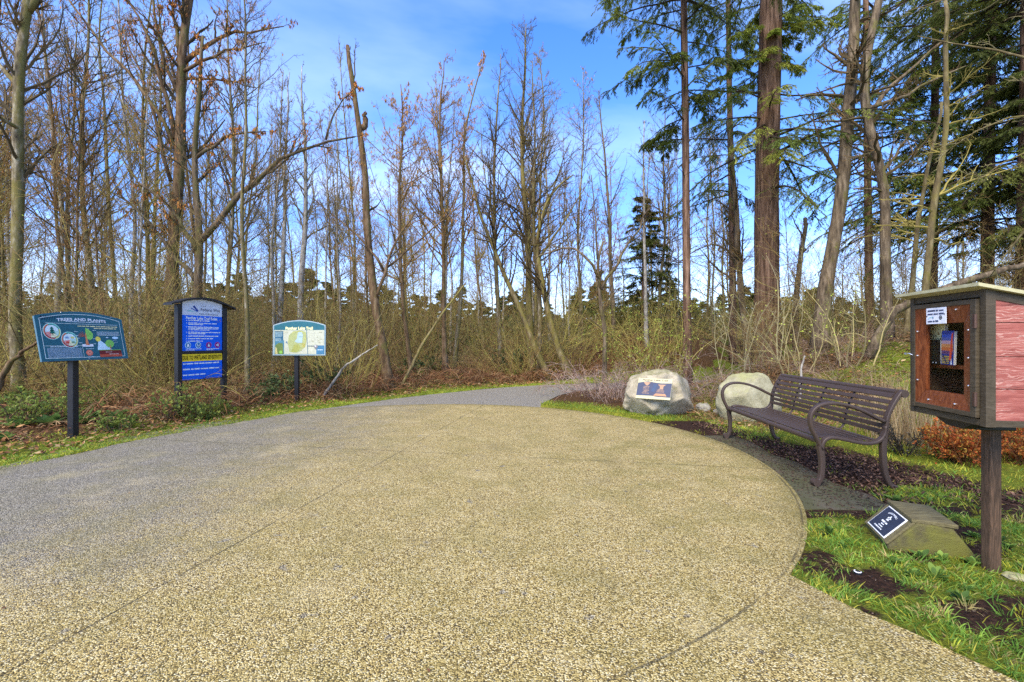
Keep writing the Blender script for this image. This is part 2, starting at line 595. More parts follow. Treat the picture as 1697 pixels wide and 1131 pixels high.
def mat_aggregate():
    m, t, b = new_mat('exposed_aggregate')
    p = pos(t)
    tan, h, rnd = stones(t, p, 150, [(0.0, (0.045, 0.030, 0.010)), (0.24, (0.24, 0.166, 0.046)), (0.5, (0.46, 0.340, 0.108)), (0.76, (0.63, 0.488, 0.182)), (0.92, (0.80, 0.70, 0.40)), (1.0, (0.20, 0.17, 0.11))],
                           (0.38, 0.82), (0.085, 0.060, 0.018))
    grey, h2, _ = gravel_col(t, p)
    sp = nd(t, 'ShaderNodeSeparateXYZ')
    t.links.new(p, sp.inputs[0])
    X, Y = sp.outputs[0], sp.outputs[1]
    n1, n2, n3 = noise_(t, 0.8, 4, 0.6, p), noise_(t, 5, 5, 0.7, p), noise_(t, 2.2, 4, 0.6, p)
    dust = math_(t, 'ADD', X, math_(t, 'MULTIPLY', math_(t, 'SUBTRACT', n1, 0.5), 2.4))
    dust = math_(t, 'ADD', dust, math_(t, 'MULTIPLY', math_(t, 'SUBTRACT', n2, 0.5), 2.6))
    dust = math_(t, 'ADD', dust, math_(t, 'MULTIPLY', math_(t, 'SUBTRACT', rnd, 0.5), 1.6))
    dust = math_(t, 'ADD', dust, maprange(t, Y, 2.9, 1.7, 0.0, 1.1))
    c = mixc(t, maprange(t, dust, -1.2, -3.9, 0.0, 0.97, True), tan, grey)
    # damp, moss-stained patches, strongest towards the bench
    ex, ey = math_(t, 'SUBTRACT', X, 2.1), math_(t, 'SUBTRACT', Y, 5.0)
    dd = math_(t, 'SQRT', math_(t, 'ADD', math_(t, 'MULTIPLY', ex, ex), math_(t, 'MULTIPLY', math_(t, 'MULTIPLY', ey, ey), 0.45)))
    near = maprange(t, dd, 0.2, 2.6, 1.0, 0.5)
    st = math_(t, 'MULTIPLY', maprange(t, n3, 0.40, 0.68), near)
    c = mixc(t, math_(t, 'MULTIPLY', st, 0.5), c, (0.17, 0.15, 0.028))
    n4 = noise_(t, 14, 3, 0.6, p)
    c = mixc(t, math_(t, 'MULTIPLY', maprange(t, n4, 0.56, 0.75), 0.35), c, (0.12, 0.10, 0.03))
    # saw-cut joints: the ring and two diameters
    rx, ry = math_(t, 'SUBTRACT', X, PLZ_C[0]), math_(t, 'SUBTRACT', Y, PLZ_C[1])
    rr = math_(t, 'SQRT', math_(t, 'ADD', math_(t, 'MULTIPLY', rx, rx), math_(t, 'MULTIPLY', ry, ry)))
    wob = math_(t, 'MULTIPLY', math_(t, 'SUBTRACT', n2, 0.5), 0.02)
    ring = math_(t, 'ABSOLUTE', math_(t, 'ADD', math_(t, 'SUBTRACT', rr, PLZ_R - 0.03), wob))
    a = math.atan2(-0.188, 1.0)
    d1 = math_(t, 'ABSOLUTE', math_(t, 'ADD', math_(t, 'ADD', math_(t, 'MULTIPLY', rx, math.cos(a)), math_(t, 'MULTIPLY', ry, math.sin(a))), wob))
    d2 = math_(t, 'ABSOLUTE', math_(t, 'ADD', math_(t, 'ADD', math_(t, 'MULTIPLY', rx, -math.sin(a)), math_(t, 'MULTIPLY', ry, math.cos(a))), wob))
    jj = maprange(t, math_(t, 'MINIMUM', d1, d2), 0.002, 0.009, 0.8, 0.0)
    jr = math_(t, 'MULTIPLY', maprange(t, ring, 0.002, 0.011, 0.62, 0.0), maprange(t, n3, 0.36, 0.56, 0.25, 1.0))
    jj = math_(t, 'MULTIPLY', jj, maprange(t, n3, 0.36, 0.60, 0.5, 1.0))
    j = math_(t, 'MAXIMUM', jj, jr)
    n6 = noise_(t, 1.5, 5, 0.65, p)
    c = mixc(t, math_(t, 'MULTIPLY', maprange(t, n6, 0.52, 0.72), 0.25), c, (0.60, 0.49, 0.25))
    c = mixc(t, math_(t, 'MULTIPLY', maprange(t, n6, 0.46, 0.30), 0.30), c, (0.17, 0.135, 0.06))
    rim = maprange(t, math_(t, 'ADD', rr, math_(t, 'MULTIPLY', math_(t, 'SUBTRACT', n2, 0.5), 0.5)), PLZ_R - 0.30, PLZ_R + 0.02)
    rim = math_(t, 'MULTIPLY', rim, maprange(t, Y, 2.4, 3.2))
    c = mixc(t, math_(t, 'MULTIPLY', rim, 0.45), c, (0.11, 0.095, 0.02))
    n7 = noise_(t, 6.5, 3, 0.55, p)
    c = mixc(t, math_(t, 'MULTIPLY', maprange(t, n7, 0.66, 0.72), 0.7), c, grey)
    c = mixc(t, j, c, (0.035, 0.028, 0.018))
    t.links.new(c, b.inputs['Base Color'])
    b.inputs['Roughness'].default_value = 0.8
    b.inputs['Specular IOR Level'].default_value = 0.3
    bump(t, b, math_(t, 'SUBTRACT', h, math_(t, 'MULTIPLY', j, 2.0)), 0.7, 0.009)
    return m


def mat_concrete(name, c1=(0.13, 0.11, 0.075), c2=(0.30, 0.27, 0.20), moss=(0.11, 0.12, 0.02), k=0.5, bias=0.5):
    m, t, b = new_mat(name)
    oc = nd(t, 'ShaderNodeTexCoord').outputs['Object']
    n1, n2, n3 = noise_(t, 30, 6, 0.7, oc), noise_(t, 4, 5, 0.65, oc), noise_(t, 140, 3, 0.6, oc)
    c = mixc(t, n1, c1, c2)
    c = mixc(t, math_(t, 'MULTIPLY', maprange(t, n3, 0.55, 0.7), 0.5), c, tuple(v * 0.45 for v in c1))
    c = mixc(t, math_(t, 'MULTIPLY', maprange(t, n2, bias - 0.1, bias + 0.15), k), c, moss)
    t.links.new(c, b.inputs['Base Color'])
    b.inputs['Roughness'].default_value = 0.9
    bump(t, b, math_(t, 'ADD', n1, n3), 0.5, 0.01)
    return m


def mat_boulder(name, pale, dark, moss):
    m, t, b = new_mat(name)
    oc = nd(t, 'ShaderNodeTexCoord').outputs['Object']
    n1, n2, n3 = noise_(t, 6, 7, 0.7, oc), noise_(t, 40, 5, 0.7, oc), noise_(t, 2.2, 5, 0.65, oc)
    c = mixc(t, maprange(t, n1, 0.3, 0.7), dark, pale)
    c = mixc(t, math_(t, 'MULTIPLY', maprange(t, n2, 0.54, 0.68), 0.55), c, tuple(v * 0.45 for v in dark))
    ge = nd(t, 'ShaderNodeNewGeometry')
    sp = nd(t, 'ShaderNodeSeparateXYZ')
    t.links.new(ge.outputs['Normal'], sp.inputs[0])
    up = math_(t, 'ADD', math_(t, 'MULTIPLY', sp.outputs[2], 0.35), n3)       # moss grows on the upward faces
    c = mixc(t, math_(t, 'MULTIPLY', maprange(t, up, 0.62, 0.9), 0.75), c, moss)
    c = mixc(t, maprange(t, n3, 0.55, 0.72, 0.0, 0.45), c, (0.14, 0.125, 0.07))
    t.links.new(c, b.inputs['Base Color'])
    b.inputs['Roughness'].default_value = 0.9
    bump(t, b, math_(t, 'ADD', n1, math_(t, 'MULTIPLY', n2, 0.5)), 0.7, 0.03)
    return m


def mat_wood(name, c1, c2, c3, axis=(1.0, 9, 9), scale=5.0, rough=0.5, distort=2.2, wash=None):
    m, t, b = new_mat(name)
    oc = nd(t, 'ShaderNodeTexCoord').outputs['Object']
    n = nd(t, 'ShaderNodeTexNoise', i_Scale=scale, i_Detail=6.0, i_Roughness=0.6, i_Distortion=distort)
    mp = nd(t, 'ShaderNodeMapping')
    mp.inputs['Scale'].default_value = axis
    t.links.new(oc, mp.inputs[0])
    t.links.new(mp.outputs[0], n.inputs['Vector'])
    c = ramp(t, [(0.3, c1), (0.5, c2), (0.7, c3)], n.outputs[0]).outputs[0]
    if wash:
        w = nd(t, 'ShaderNodeTexWave', wave_type='BANDS', bands_direction='Z', i_Scale=9.0, i_Distortion=14.0, i_Detail=3.0)
        w.inputs['Detail Scale'].default_value = 1.4
        mp2 = nd(t, 'ShaderNodeMapping')
        mp2.inputs['Scale'].default_value = (0.8, 0.8, 2.6)
        t.links.new(oc, mp2.inputs[0])
        t.links.new(mp2.outputs[0], w.inputs['Vector'])
        n2 = noise_(t, 4, 4, 0.6, oc, (1, 1, 3))
        c = mixc(t, math_(t, 'MULTIPLY', maprange(t, w.outputs[1], 0.72, 1.0), math_(t, 'MULTIPLY', maprange(t, n2, 0.38, 0.62), 0.85)), c, wash)
        n3 = noise_(t, 5, 4, 0.6, oc, (1, 1, 5))
        c = mixc(t, math_(t, 'MULTIPLY', maprange(t, n3, 0.60, 0.75), 0.75), c, (0.09, 0.03, 0.025))
    t.links.new(c, b.inputs['Base Color'])
    b.inputs['Roughness'].default_value = rough
    b.inputs['Specular IOR Level'].default_value = 0.25
    bump(t, b, n.outputs[0], 0.25, 0.004)
    return m


M_BLACK = mat_paint('black_post_paint', (0.010, 0.010, 0.012), 0.45, 0.3, 30)
M_BENCH = mat_paint('brown_powder_coat', (0.058, 0.039, 0.030), 0.45, 0.15, 60, 0.0, 0.08, 0.35)
M_STEEL = mat_paint('zinc_screw', (0.75, 0.74, 0.72), 0.3, 0.1, 50, 0.9)
M_HINGE = mat_paint('dark_hinge', (0.12, 0.07, 0.05), 0.5, 0.2, 40, 0.6)
M_FRAME = mat_wood('olive_brown_painted_wood', (0.045, 0.035, 0.021), (0.068, 0.053, 0.033), (0.092, 0.073, 0.048), (2, 2, 9), 5)
M_STAIN = mat_wood('red_brown_stained_wood', (0.085, 0.022, 0.008), (0.17, 0.048, 0.016), (0.25, 0.085, 0.03), (6, 6, 1.2), 6, 0.35)
M_RED = mat_wood('washed_red_planks', (0.20, 0.050, 0.038), (0.31, 0.094, 0.074), (0.40, 0.15, 0.118), (1.2, 1.2, 14), 4, 0.65, 1.6, (0.54, 0.33, 0.27))
M_ROOF = mat_wood('pale_roof_board', (0.33, 0.30, 0.16), (0.44, 0.41, 0.235), (0.52, 0.49, 0.30), (2, 2, 8), 4, 0.7)
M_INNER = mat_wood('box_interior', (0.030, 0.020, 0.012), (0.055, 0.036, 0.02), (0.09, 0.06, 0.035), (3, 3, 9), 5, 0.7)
M_POST = mat_wood('weathered_brown_post', (0.035, 0.021, 0.012), (0.080, 0.050, 0.030), (0.15, 0.085, 0.05), (9, 9, 0.9), 6, 0.7)
M_OLDWOOD = mat_wood('mossy_plank', (0.06, 0.05, 0.02), (0.125, 0.105, 0.05), (0.19, 0.165, 0.075), (1, 9, 9), 5, 0.85)
M_PANEL = mat_paint('teal_panel_edge', s2l((74, 112, 130)), 0.5, 0.1)
M_GROUND, M_GRAVEL, M_AGG = mat_ground(), mat_gravel(), mat_aggregate()
M_PAD = mat_concrete('concrete_pad', (0.04, 0.033, 0.018), (0.125, 0.105, 0.06), (0.05, 0.052, 0.012), 0.8, 0.45)
M_MARK = mat_concrete('mossy_concrete', (0.030, 0.026, 0.012), (0.13, 0.105, 0.05), (0.135, 0.13, 0.018), 0.9, 0.50)
M_ROCK = mat_boulder('boulder_granite', (0.48, 0.42, 0.295), (0.28, 0.24, 0.16), (0.19, 0.18, 0.05))
M_ROCK2 = mat_boulder('boulder_pale', (0.36, 0.335, 0.215), (0.22, 0.20, 0.11), (0.30, 0.30, 0.11))
M_STONE = mat_boulder('small_stone', (0.40, 0.38, 0.34), (0.2, 0.19, 0.17), (0.16, 0.16, 0.05))


def mat_glass():
    m, t, b = new_mat('window_glass')
    tr = nd(t, 'ShaderNodeBsdfTransparent')
    gl = nd(t, 'ShaderNodeBsdfGlossy', i_Roughness=0.04)
    lw = nd(t, 'ShaderNodeLayerWeight', i_Blend=0.5)
    mx = nd(t, 'ShaderNodeMixShader')
    t.links.new(math_(t, 'MULTIPLY_ADD', math_(t, 'POWER', lw.outputs['Facing'], 4.0), 0.5, 0.03), mx.inputs[0])
    t.links.new(tr.outputs[0], mx.inputs[1])
    t.links.new(gl.outputs[0], mx.inputs[2])
    t.links.new(mx.outputs[0], t.nodes['Material Output'].inputs[0])
    return m


M_GLASS = mat_glass()

# ------------------------------------------------------------------ the lie of the land
LEFT_EDGE = np.array([(-6.6, -9), (-5.9, -3), (-5.5, 0), (-5.42, 2.5), (-5.36, 4.75), (-5.24, 5.28), (-5.12, 5.96), (-4.88, 6.71), (-4.5, 7.57), (-3.98, 8.7),
                      (-3.25, 9.86), (-2.2, 11.3), (-0.8, 12.7), (0.5, 13.6), (1.9, 14.2), (4, 15.0), (7, 15.7), (14, 16.4), (30, 17)], float)
RIGHT_EDGE = np.array([(30, 14.8), (14, 14.3), (7, 13.7), (4.0, 13.2), (2.7, 12.8), (1.75, 12.2), (1.15, 11.2), (0.62, 9.7)], float)
CENTRE = np.array([(-2, 8), (-1.0, 10.6), (0.6, 12.4), (2.6, 13.5), (7, 14.7), (14, 15.3), (30, 16)], float)
APRON = [(1.588, 2.594), (1.70, 2.28), (1.82, 2.10), (1.97, 1.80), (2.25, 1.2), (2.6, 0.2), (3.0, -3.0), (3.2, -9.0), (-6.6, -9)]


def dist_poly(x, y, pl):
    x, y = np.asarray(x, float), np.asarray(y, float)
    best = np.full(x.shape, 1e9)
    for (ax, ay), (bx, by) in zip(pl[:-1], pl[1:]):
        dx, dy = bx - ax, by - ay
        t = np.clip(((x - ax) * dx + (y - ay) * dy) / (dx * dx + dy * dy), 0, 1)
        best = np.minimum(best, np.hypot(x - ax - t * dx, y - ay - t * dy))
    return best


def inside(x, y, poly):
    x, y = np.asarray(x, float), np.asarray(y, float)
    r = np.zeros(x.shape, bool)
    n = len(poly)
    for i in range(n):
        (ax, ay), (bx, by) = poly[i], poly[(i + 1) % n]
        if ay == by:
            continue
        c = ((ay > y) != (by > y)) & (x < (bx - ax) * (y - ay) / (by - ay) + ax)
        r ^= c
    return r


# right rim of all the paving, from far to near: the trail's right edge, the ring, then the apron
a1 = math.atan2(9.45 - PLZ_C[1], 0.75 - PLZ_C[0])
a0 = math.atan2(2.594 - PLZ_C[1], 1.588 - PLZ_C[0])
ARC = [(PLZ_C[0] + PLZ_R * math.cos(a), PLZ_C[1] + PLZ_R * math.sin(a)) for a in np.linspace(a1, a0, 70)]
PATH_POLY = [tuple(p) for p in LEFT_EDGE] + [tuple(p) for p in RIGHT_EDGE] + ARC + APRON[1:-1]
PLAZA_POLY = [(PLZ_C[0] + PLZ_R * math.cos(a), PLZ_C[1] + PLZ_R * math.sin(a)) for a in np.linspace(a1, a0, 70)] + APRON[1:-1] + [(-5.0, -9.0), (-5.3, 1.0)] + \
    [(PLZ_C[0] + PLZ_R * math.cos(a), PLZ_C[1] + PLZ_R * math.sin(a)) for a in np.linspace(math.pi, a1 + 0.02, 60)]


def T(x, y):
    """height of the ground"""
    x, y = np.asarray(x, float), np.asarray(y, float)
    t = (x - 3.2) * 0.9 + (y - 9.5) * 0.43
    m = 1.45 * sstep(0.2, 6.2, t)
    m = m * sstep(0.9, 4.0, dist_poly(x, y, CENTRE)) * (1 - sstep(18, 30, y)) * (1 - sstep(16, 40, x))
    off = sstep(0.0, 1.2, np.minimum(dist_poly(x, y, LEFT_EDGE), 99)) * (~inside(x, y, PATH_POLY))
    m = m + (3.0 + 9.0 * fbm(x, y, 0.03, 88)) * sstep(62, 150, y) + 3.0 * sstep(45, 120, -x)
    rough = (fbm(x, y, 0.7, 3) - 0.5) * 0.16 + (fbm(x, y, 2.6, 9) - 0.5) * 0.07
    right = sstep(3.3, 4.6, x)
    k = np.where(x > -1, right * sstep(0.0, 1.0, t + 3.0), off)
    bank = np.where((x < 0) & (y > 4), 0.12 * sstep(0.5, 2.5, dist_poly(x, y, LEFT_EDGE)), 0) * off     # litter bank behind the left verge
    return m + rough * k + bank


def T1(x, y):
    return float(T(np.array([x]), np.array([y]))[0])


def P(px, py, d):
    """world point seen at photo pixel (px,py) at distance d down the view"""
    return ((px - CX) / F * d, d, H + (CY - py) / F * d)


def gmask(x, y):
    """share of grass, mulch and leaf litter on the ground"""
    x, y = np.asarray(x, float), np.asarray(y, float)
    n, n2 = fbm(x, y, 1.6, 21), fbm(x, y, 4.0, 31)
    dl = dist_poly(x, y, LEFT_EDGE)
    rc = np.hypot(x - PLZ_C[0], y - PLZ_C[1]) - PLZ_R
    left = (x < -1.0) | (y > 12.6)
    g_l = np.clip(1.2 - dl / 1.15, 0, 1) * (0.6 + 0.7 * n) + 0.55 * sstep(0.5, 0.66, n) * (dl < 3.2)
    near = (x > 1.2) & (y < 4.2)
    xw, yw = x + 0.35 * (fbm(x, y, 3.5, 51) - 0.5), y + 0.30 * (fbm(x, y, 3.5, 52) - 0.5)
    x_, y_, x, y = x, y, xw, yw
    soil = np.exp(-(((x - 1.98) / 0.27) ** 2 + ((y - 2.62) / 0.18) ** 2) ** 1.3) + 0.9 * np.exp(-(((x - 2.55) / 0.35) ** 2 + ((y - 2.25) / 0.12) ** 2) ** 1.2) \
        + 0.8 * np.exp(-(((x - 2.2) / 0.20) ** 2 + ((y - 2.30) / 0.07) ** 2) ** 2) + 0.9 * np.exp(-(((x - 2.9) / 0.3) ** 2 + ((y - 2.95) / 0.10) ** 2) ** 2)
    x, y = x_, y_
    thin = sstep(2.75, 3.1, y) * sstep(2.5, 3.0, x)
    g_n = np.clip(0.80 + 1.3 * (n2 - 0.5) - soil * 1.05 - thin * (0.28 + 1.6 * (fbm(x, y, 2.2, 53) - 0.45)), 0, 1)
    strip = np.clip(1.25 - rc / 1.0, 0, 1) * sstep(6.3, 7.0, y) * (x > -0.8)
    t = (x - 3.2) * 0.9 + (y - 9.5) * 0.43
    bank = sstep(-1.5, -0.5, t) * (x > 3.2)
    g_b = bank * sstep(0.42, 0.64, fbm(x, y, 1.1, 41) + 0.12 * (x > 4.2) * (y < 8))
    tuft = np.exp(-(((x - 3.62) / 0.33) ** 2 + ((y - 3.95) / 0.28) ** 2) ** 2) + 0.8 * np.exp(-(((x - 4.4) / 1.0) ** 2 + ((y - 6.3) / 0.55) ** 2) ** 2)
    bed = (x > 2.3) & (y >= 3.4) & (y < 7.6)
    g_bed = np.clip(0.30 * sstep(0.55, 0.68, n2) + tuft, 0, 1)
    g_r = np.where(near, np.where(y > 3.5, np.maximum(g_n * (x > 3.05) * .35, g_bed), g_n), np.where(bed, np.maximum(g_bed, g_b * 0.8), np.maximum(strip, g_b)))
    g = np.where(left, g_l, g_r)
    mul = np.where(left, 0.0, np.where(near, 1.0, np.where(bed, 1.0 - 0.7 * bank, 0.0)))
    lit = np.where(left, 1.0 - sstep(9, 20, dl) * 0.6, 1.0)
    return np.clip(g, 0, 1), mul, lit


def nonuni(lo, a, b, hi, fine, coarse):
    return np.unique(np.round(np.concatenate([np.geomspace(1, a - lo + 1, coarse)[::-1] * -1 + 1 + a, np.arange(a, b, fine), b + np.geomspace(1, hi - b + 1, coarse) - 1]), 4))


gx = nonuni(-400, -11, 13, 400, 0.11, 28)
gy = nonuni(-40, -1, 19, 900, 0.11, 28)
GX, GY = np.meshgrid(gx, gy, indexing='ij')
GZ = T(GX.ravel(), GY.ravel())
paved = inside(GX.ravel(), GY.ravel(), PATH_POLY)
GZ = np.where(paved, GZ - 0.012, GZ)
ii = np.arange(len(gx) * len(gy)).reshape(len(gx), len(gy))
q = np.stack([ii[:-1, :-1], ii[1:, :-1], ii[1:, 1:], ii[:-1, 1:]], -1).reshape(-1, 4)
g_, m_, l_ = gmask(GX.ravel(), GY.ravel())
gr = link('ground', mesh_np('ground', np.stack([GX.ravel(), GY.ravel(), GZ], 1), [q], [M_GROUND], col=np.stack([g_, m_, l_], 1), smooth=True))
tag(gr, kind='structure')


def sheet(name, poly, z, mat, thick=0.0):
    bm = bmesh.new()
    vs = [bm.verts.new((x, y, z)) for x, y in poly]
    f = bm.faces.new(vs)
    if f.normal.z < 0:
        f.normal_flip()
    if thick:
        r = bmesh.ops.extrude_face_region(bm, geom=[f])
        for v in r['geom']:
            if isinstance(v, bmesh.types.BMVert):
                v.co.z -= thick
    bmesh.ops.triangulate(bm, faces=[x for x in bm.faces if len(x.verts) > 4])
    bmesh.ops.recalc_face_normals(bm, faces=bm.faces[:])
    me = bpy.data.meshes.new(name)
    bm.to_mesh(me)
    bm.free()
    me.materials.append(mat)
    return tag(link(name, me), kind='structure')


def jag(poly, amp, seed, step=0.12):
    """a wandering edge: subdivide and push points about"""
    out = []
    p = poly + [poly[0]]
    for (ax, ay), (bx, by) in zip(p[:-1], p[1:]):
        n = max(1, int(min(60, math.hypot(bx - ax, by - ay) / step)))
        for i in range(n):
            x, y = ax + (bx - ax) * i / n, ay + (by - ay) * i / n
            out.append((x + (fbm(x, y, 2.2, seed) - 0.5) * amp, y + (fbm(x, y, 2.2, seed + 5) - 0.5) * amp))
    return [(float(a), float(b)) for a, b in out]


sheet('gravel_path', jag([tuple(p) for p in LEFT_EDGE], 0.22, 3)[:-60] + [tuple(p) for p in RIGHT_EDGE] + ARC + APRON[1:-1], 0.002, M_GRAVEL)
sheet('plaza', PLAZA_POLY, 0.008, M_AGG, 0.06)
PADQ = [(2.38, 3.60), (3.02, 3.58), (3.22, 6.35), (2.45, 6.40)]
padpoly = [(2.30, 3.62), (3.05, 3.58)] + [(3.05 + 0.0 + 0.09 * i / 8 + 0.05 * math.sin(i * 2.1), 3.58 + 2.85 * i / 8) for i in range(1, 9)] + \
          [(PLZ_C[0] + (PLZ_R + 0.001) * math.cos(a), PLZ_C[1] + (PLZ_R + 0.001) * math.sin(a)) for a in np.linspace(0.225, -0.462, 24)]
sheet('bench_pad', padpoly, 0.005, M_PAD, 0.06)

# ------------------------------------------------------------------ signs
WHITE, TEAL = (226, 230, 232), (44, 100, 112)


def panel_matrix(c, th, tilt):
    r = Vector((math.cos(th), math.sin(th), 0))
    n = Vector((math.sin(th), -math.cos(th), 0))
    u = math.cos(tilt) * Vector((0, 0, 1)) - math.sin(tilt) * n
    w = r.cross(u)
    M = Matrix((r, u, w)).transposed().to_4x4()
    M.translation = c
    return M


def arch(w, h, rise, n=16, inset=0.0):
    """panel outline: flat foot, arched head (rise of the arch included in h)"""
    x = w / 2 - inset
    o = [(-x, -h / 2 + inset), (x, -h / 2 + inset)]
    for i in range(n + 1):
        a = x - 2 * x * i / n
        o.append((a, h / 2 - inset - rise * (a / x) ** 2))
    return o


def sign_on_post(label, base, c, th, tilt, w, h, rise, art):
    s = thing('trail_sign', label, 'sign', base)
    inv = Matrix.Translation(-Vector(base))
    M = inv @ panel_matrix(c, th, tilt)
    mb = MB()
    prism(mb, arch(w, h, rise), -0.02, 0.0, M)
    mb.build('panel', M_PANEL, s)
    mb = MB()
    bevbox(mb, (0, 0, (c[2] - h / 2 + 0.12) / 2 - 0.1), (0.085, 0.085, c[2] - h / 2 + 0.30), 0.008, Matrix.Rotation(th, 4, 'Z'))
    mb.build('post', M_BLACK, s)
    mb = MB()                                        # brackets that tie the panel to the post
    loc = M.inverted() @ Vector((0, 0, 0))
    dep = max(0.02, -loc.z - 0.02)
    for v in (-h / 2 + 0.07, -h / 2 + 0.19):
        bevbox(mb, (max(-w / 3, min(w / 3, loc.x)), v, -0.021 - dep / 2), (0.30, 0.03, dep), 0.003, M)
    mb.build('bracket', M_BLACK, s)
    art(s, M, w, h)
    sc = MB()
    for u, v in ((-w * 0.22, h / 2 - 0.022), (w * 0.36, h / 2 - 0.055), (0.0, -h / 2 + 0.02), (-w * 0.42, h / 2 - 0.09)):
        V, f = tubes(np.array([[(u, v, 0.0), (u, v, 0.004)]]), np.array([[0.007, 0.006]]), 8)
        V = [tuple(M @ Vector(p)) for p in V]
        sc.add(V, f)
    sc.build('screw', M_STEEL, s)
    return s


def art_trees(s, M, w, h):
    r = random.Random(3)
    p = Print()
    p.poly(arch(w - 0.012, h - 0.012, 0.07), TEAL, 1)
    for i in range(9):                               # darker fern fronds in the top corner
        a = -0.54 + i * 0.028
        p.poly([(a, 0.20 - 0.005 * i), (a + 0.012, 0.20), (a + 0.045, 0.245 + 0.003 * i), (a + 0.03, 0.262)], (20, 46, 66), 2)
        p.poly([(-0.55, 0.19 - i * 0.018), (-0.53, 0.18 - i * 0.018), (-0.47 + i * 0.004, 0.14 - i * 0.016), (-0.50, 0.165 - i * 0.018)], (24, 56, 76), 2)
    ol = arch(w - 0.10, h - 0.075, 0.075)
    p.line(ol + [ol[0]], 0.006, (225, 238, 230), 3)
    p.line([(-0.47, 0.163), (0.50, 0.163)], 0.004, (225, 238, 230), 3)
    for y0, x0, x1 in ((0.187, -0.22, 0.24),):
        p.fine(x0, y0, x1, 0.011, (225, 235, 240), 3, r)
    p.fine(-0.08, 0.128, 0.49, 0.017, (235, 225, 170), 3, r)
    p.fine(0.14, 0.102, 0.49, 0.017, (235, 225, 170), 3, r)
    for cx, cy in ((-0.41, 0.055), (-0.21, -0.055)):    # two wheels of colour
        p.disc(cx, cy, 0.108, (190, 235, 220), 3)
        for k, cc in enumerate(((205, 60, 60), (235, 225, 120), (60, 175, 150), (220, 120, 90))):
            A = [(cx, cy)] + [(cx + 0.10 * math.cos(R(200 + k * 90 + i * 10)), cy + 0.10 * math.sin(R(200 + k * 90 + i * 10))) for i in range(10)]
            p.poly(A, cc, 4)
        p.disc(cx, cy, 0.086, (30, 60, 70), 5)
        p.disc(cx, cy, 0.082, (225, 240, 235), 6)
        for k, cc in enumerate(((235, 150, 140), (245, 240, 190), (190, 225, 205))):
            A = [(cx, cy)] + [(cx + 0.08 * math.cos(R(190 + k * 60 + i * 10)), cy + 0.08 * math.sin(R(190 + k * 60 + i * 10))) for i in range(7)]
            p.poly(A, cc, 7)
    cx, cy = -0.41, 0.055
    for k in range(3):
        p.poly([(cx - 0.04 + k * 0.008, cy - 0.03 + k * 0.03), (cx + 0.04 - k * 0.008, cy - 0.03 + k * 0.03), (cx, cy + 0.02 + k * 0.022)], (25, 105, 90), 8)
    p.rect(cx - 0.005, cy - 0.055, cx + 0.005, cy - 0.03, (90, 70, 50), 8)
    for dx, dy, cc in ((-0.035, 0.03, (130, 160, 190)), (0.035, 0.03, (215, 205, 120)), (-0.035, -0.035, (205, 80, 60)), (0.035, -0.035, (130, 165, 130))):
        p.disc(-0.21 + dx, -0.055 + dy, 0.024, cc, 8, 0.014)
    # the half-leafed tree
    p.poly([(-0.01, -0.12), (0.03, -0.12), (0.022, -0.02), (0.03, 0.04), (0.005, 0.04), (0.0, -0.02)], (222, 140, 90), 4)
    p.poly([(0.012, 0.075), (0.02, 0.115), (0.075, 0.08), (0.11, 0.03), (0.10, -0.03), (0.06, -0.06), (0.02, -0.04)], (140, 205, 95), 5)
    for k in range(6):
        a = R(110 + k * 16)
        p.line([(0.0, -0.01), (0.0 + 0.09 * math.cos(a), 0.0 + 0.06 * math.sin(a))], 0.006, (175, 100, 85), 4)
    p.rect(-0.06, -0.15, 0.09, -0.115, (240, 240, 240), 4)
    p.poly([(-0.02, -0.13), (0.055, -0.13), (0.018, -0.105)], (220, 130, 85), 5)
    for x0, y0 in ((-0.14, 0.055), (-0.13, 0.0), (-0.12, -0.035), (0.115, 0.075), (0.105, -0.045), (-0.10, -0.10), (0.10, -0.115), (0.04, 0.095)):
        p.fine(x0, y0, x0 + 0.045, 0.010, (215, 228, 232), 4, r)
    p.disc(0.02, -0.235, 0.046, (225, 120, 95), 4, 0.04)
    p.disc(0.02, -0.232, 0.030, (240, 150, 125), 5, 0.025)
    p.disc(0.02, -0.232, 0.008, (120, 50, 40), 6)
    p.fine(-0.02, -0.182, 0.085, 0.010, (215, 228, 232), 4, r)
    p.fine(-0.01, -0.295, 0.085, 0.010, (215, 228, 232), 4, r)
    # box of words, photosynthesis picture
    p.line([(0.17, 0.06), (0.50, 0.06), (0.50, 0.01), (0.17, 0.01), (0.17, 0.06)], 0.003, (225, 238, 230), 4)
    for k in range(4):
        p.fine(0.18, 0.046 - k * 0.011, 0.49, 0.008, (190, 205, 215), 4, r)
    p.disc(0.17, -0.045, 0.036, (245, 220, 90), 5)
    p.poly([(0.17, -0.07), (0.20, -0.06), (0.36, -0.20), (0.14, -0.20)], (205, 232, 238), 4)
    p.disc(0.33, -0.11, 0.064, (130, 195, 90), 5, 0.056)
    p.rect(0.325, -0.215, 0.338, -0.13, (200, 140, 95), 6)
    p.disc(0.31, -0.022, 0.02, (215, 238, 248), 4, 0.008)
    p.disc(0.43, -0.025, 0.048, (200, 232, 248), 4, 0.018)
    p.line([(0.37, -0.08), (0.41, -0.06), (0.44, -0.06)], 0.003, (220, 235, 235), 4)
    p.line([(0.39, -0.11), (0.42, -0.09), (0.46, -0.09)], 0.003, (220, 235, 235), 4)
    p.rect(0.15, -0.205, 0.49, -0.198, (120, 190, 80), 5)
    p.rect(0.16, -0.285, 0.49, -0.205, (120, 40, 38), 4)
    p.rect(0.16, -0.30, 0.49, -0.262, (190, 85, 60), 5)
    p.fine(0.25, -0.235, 0.34, 0.012, (225, 190, 180), 6, r)
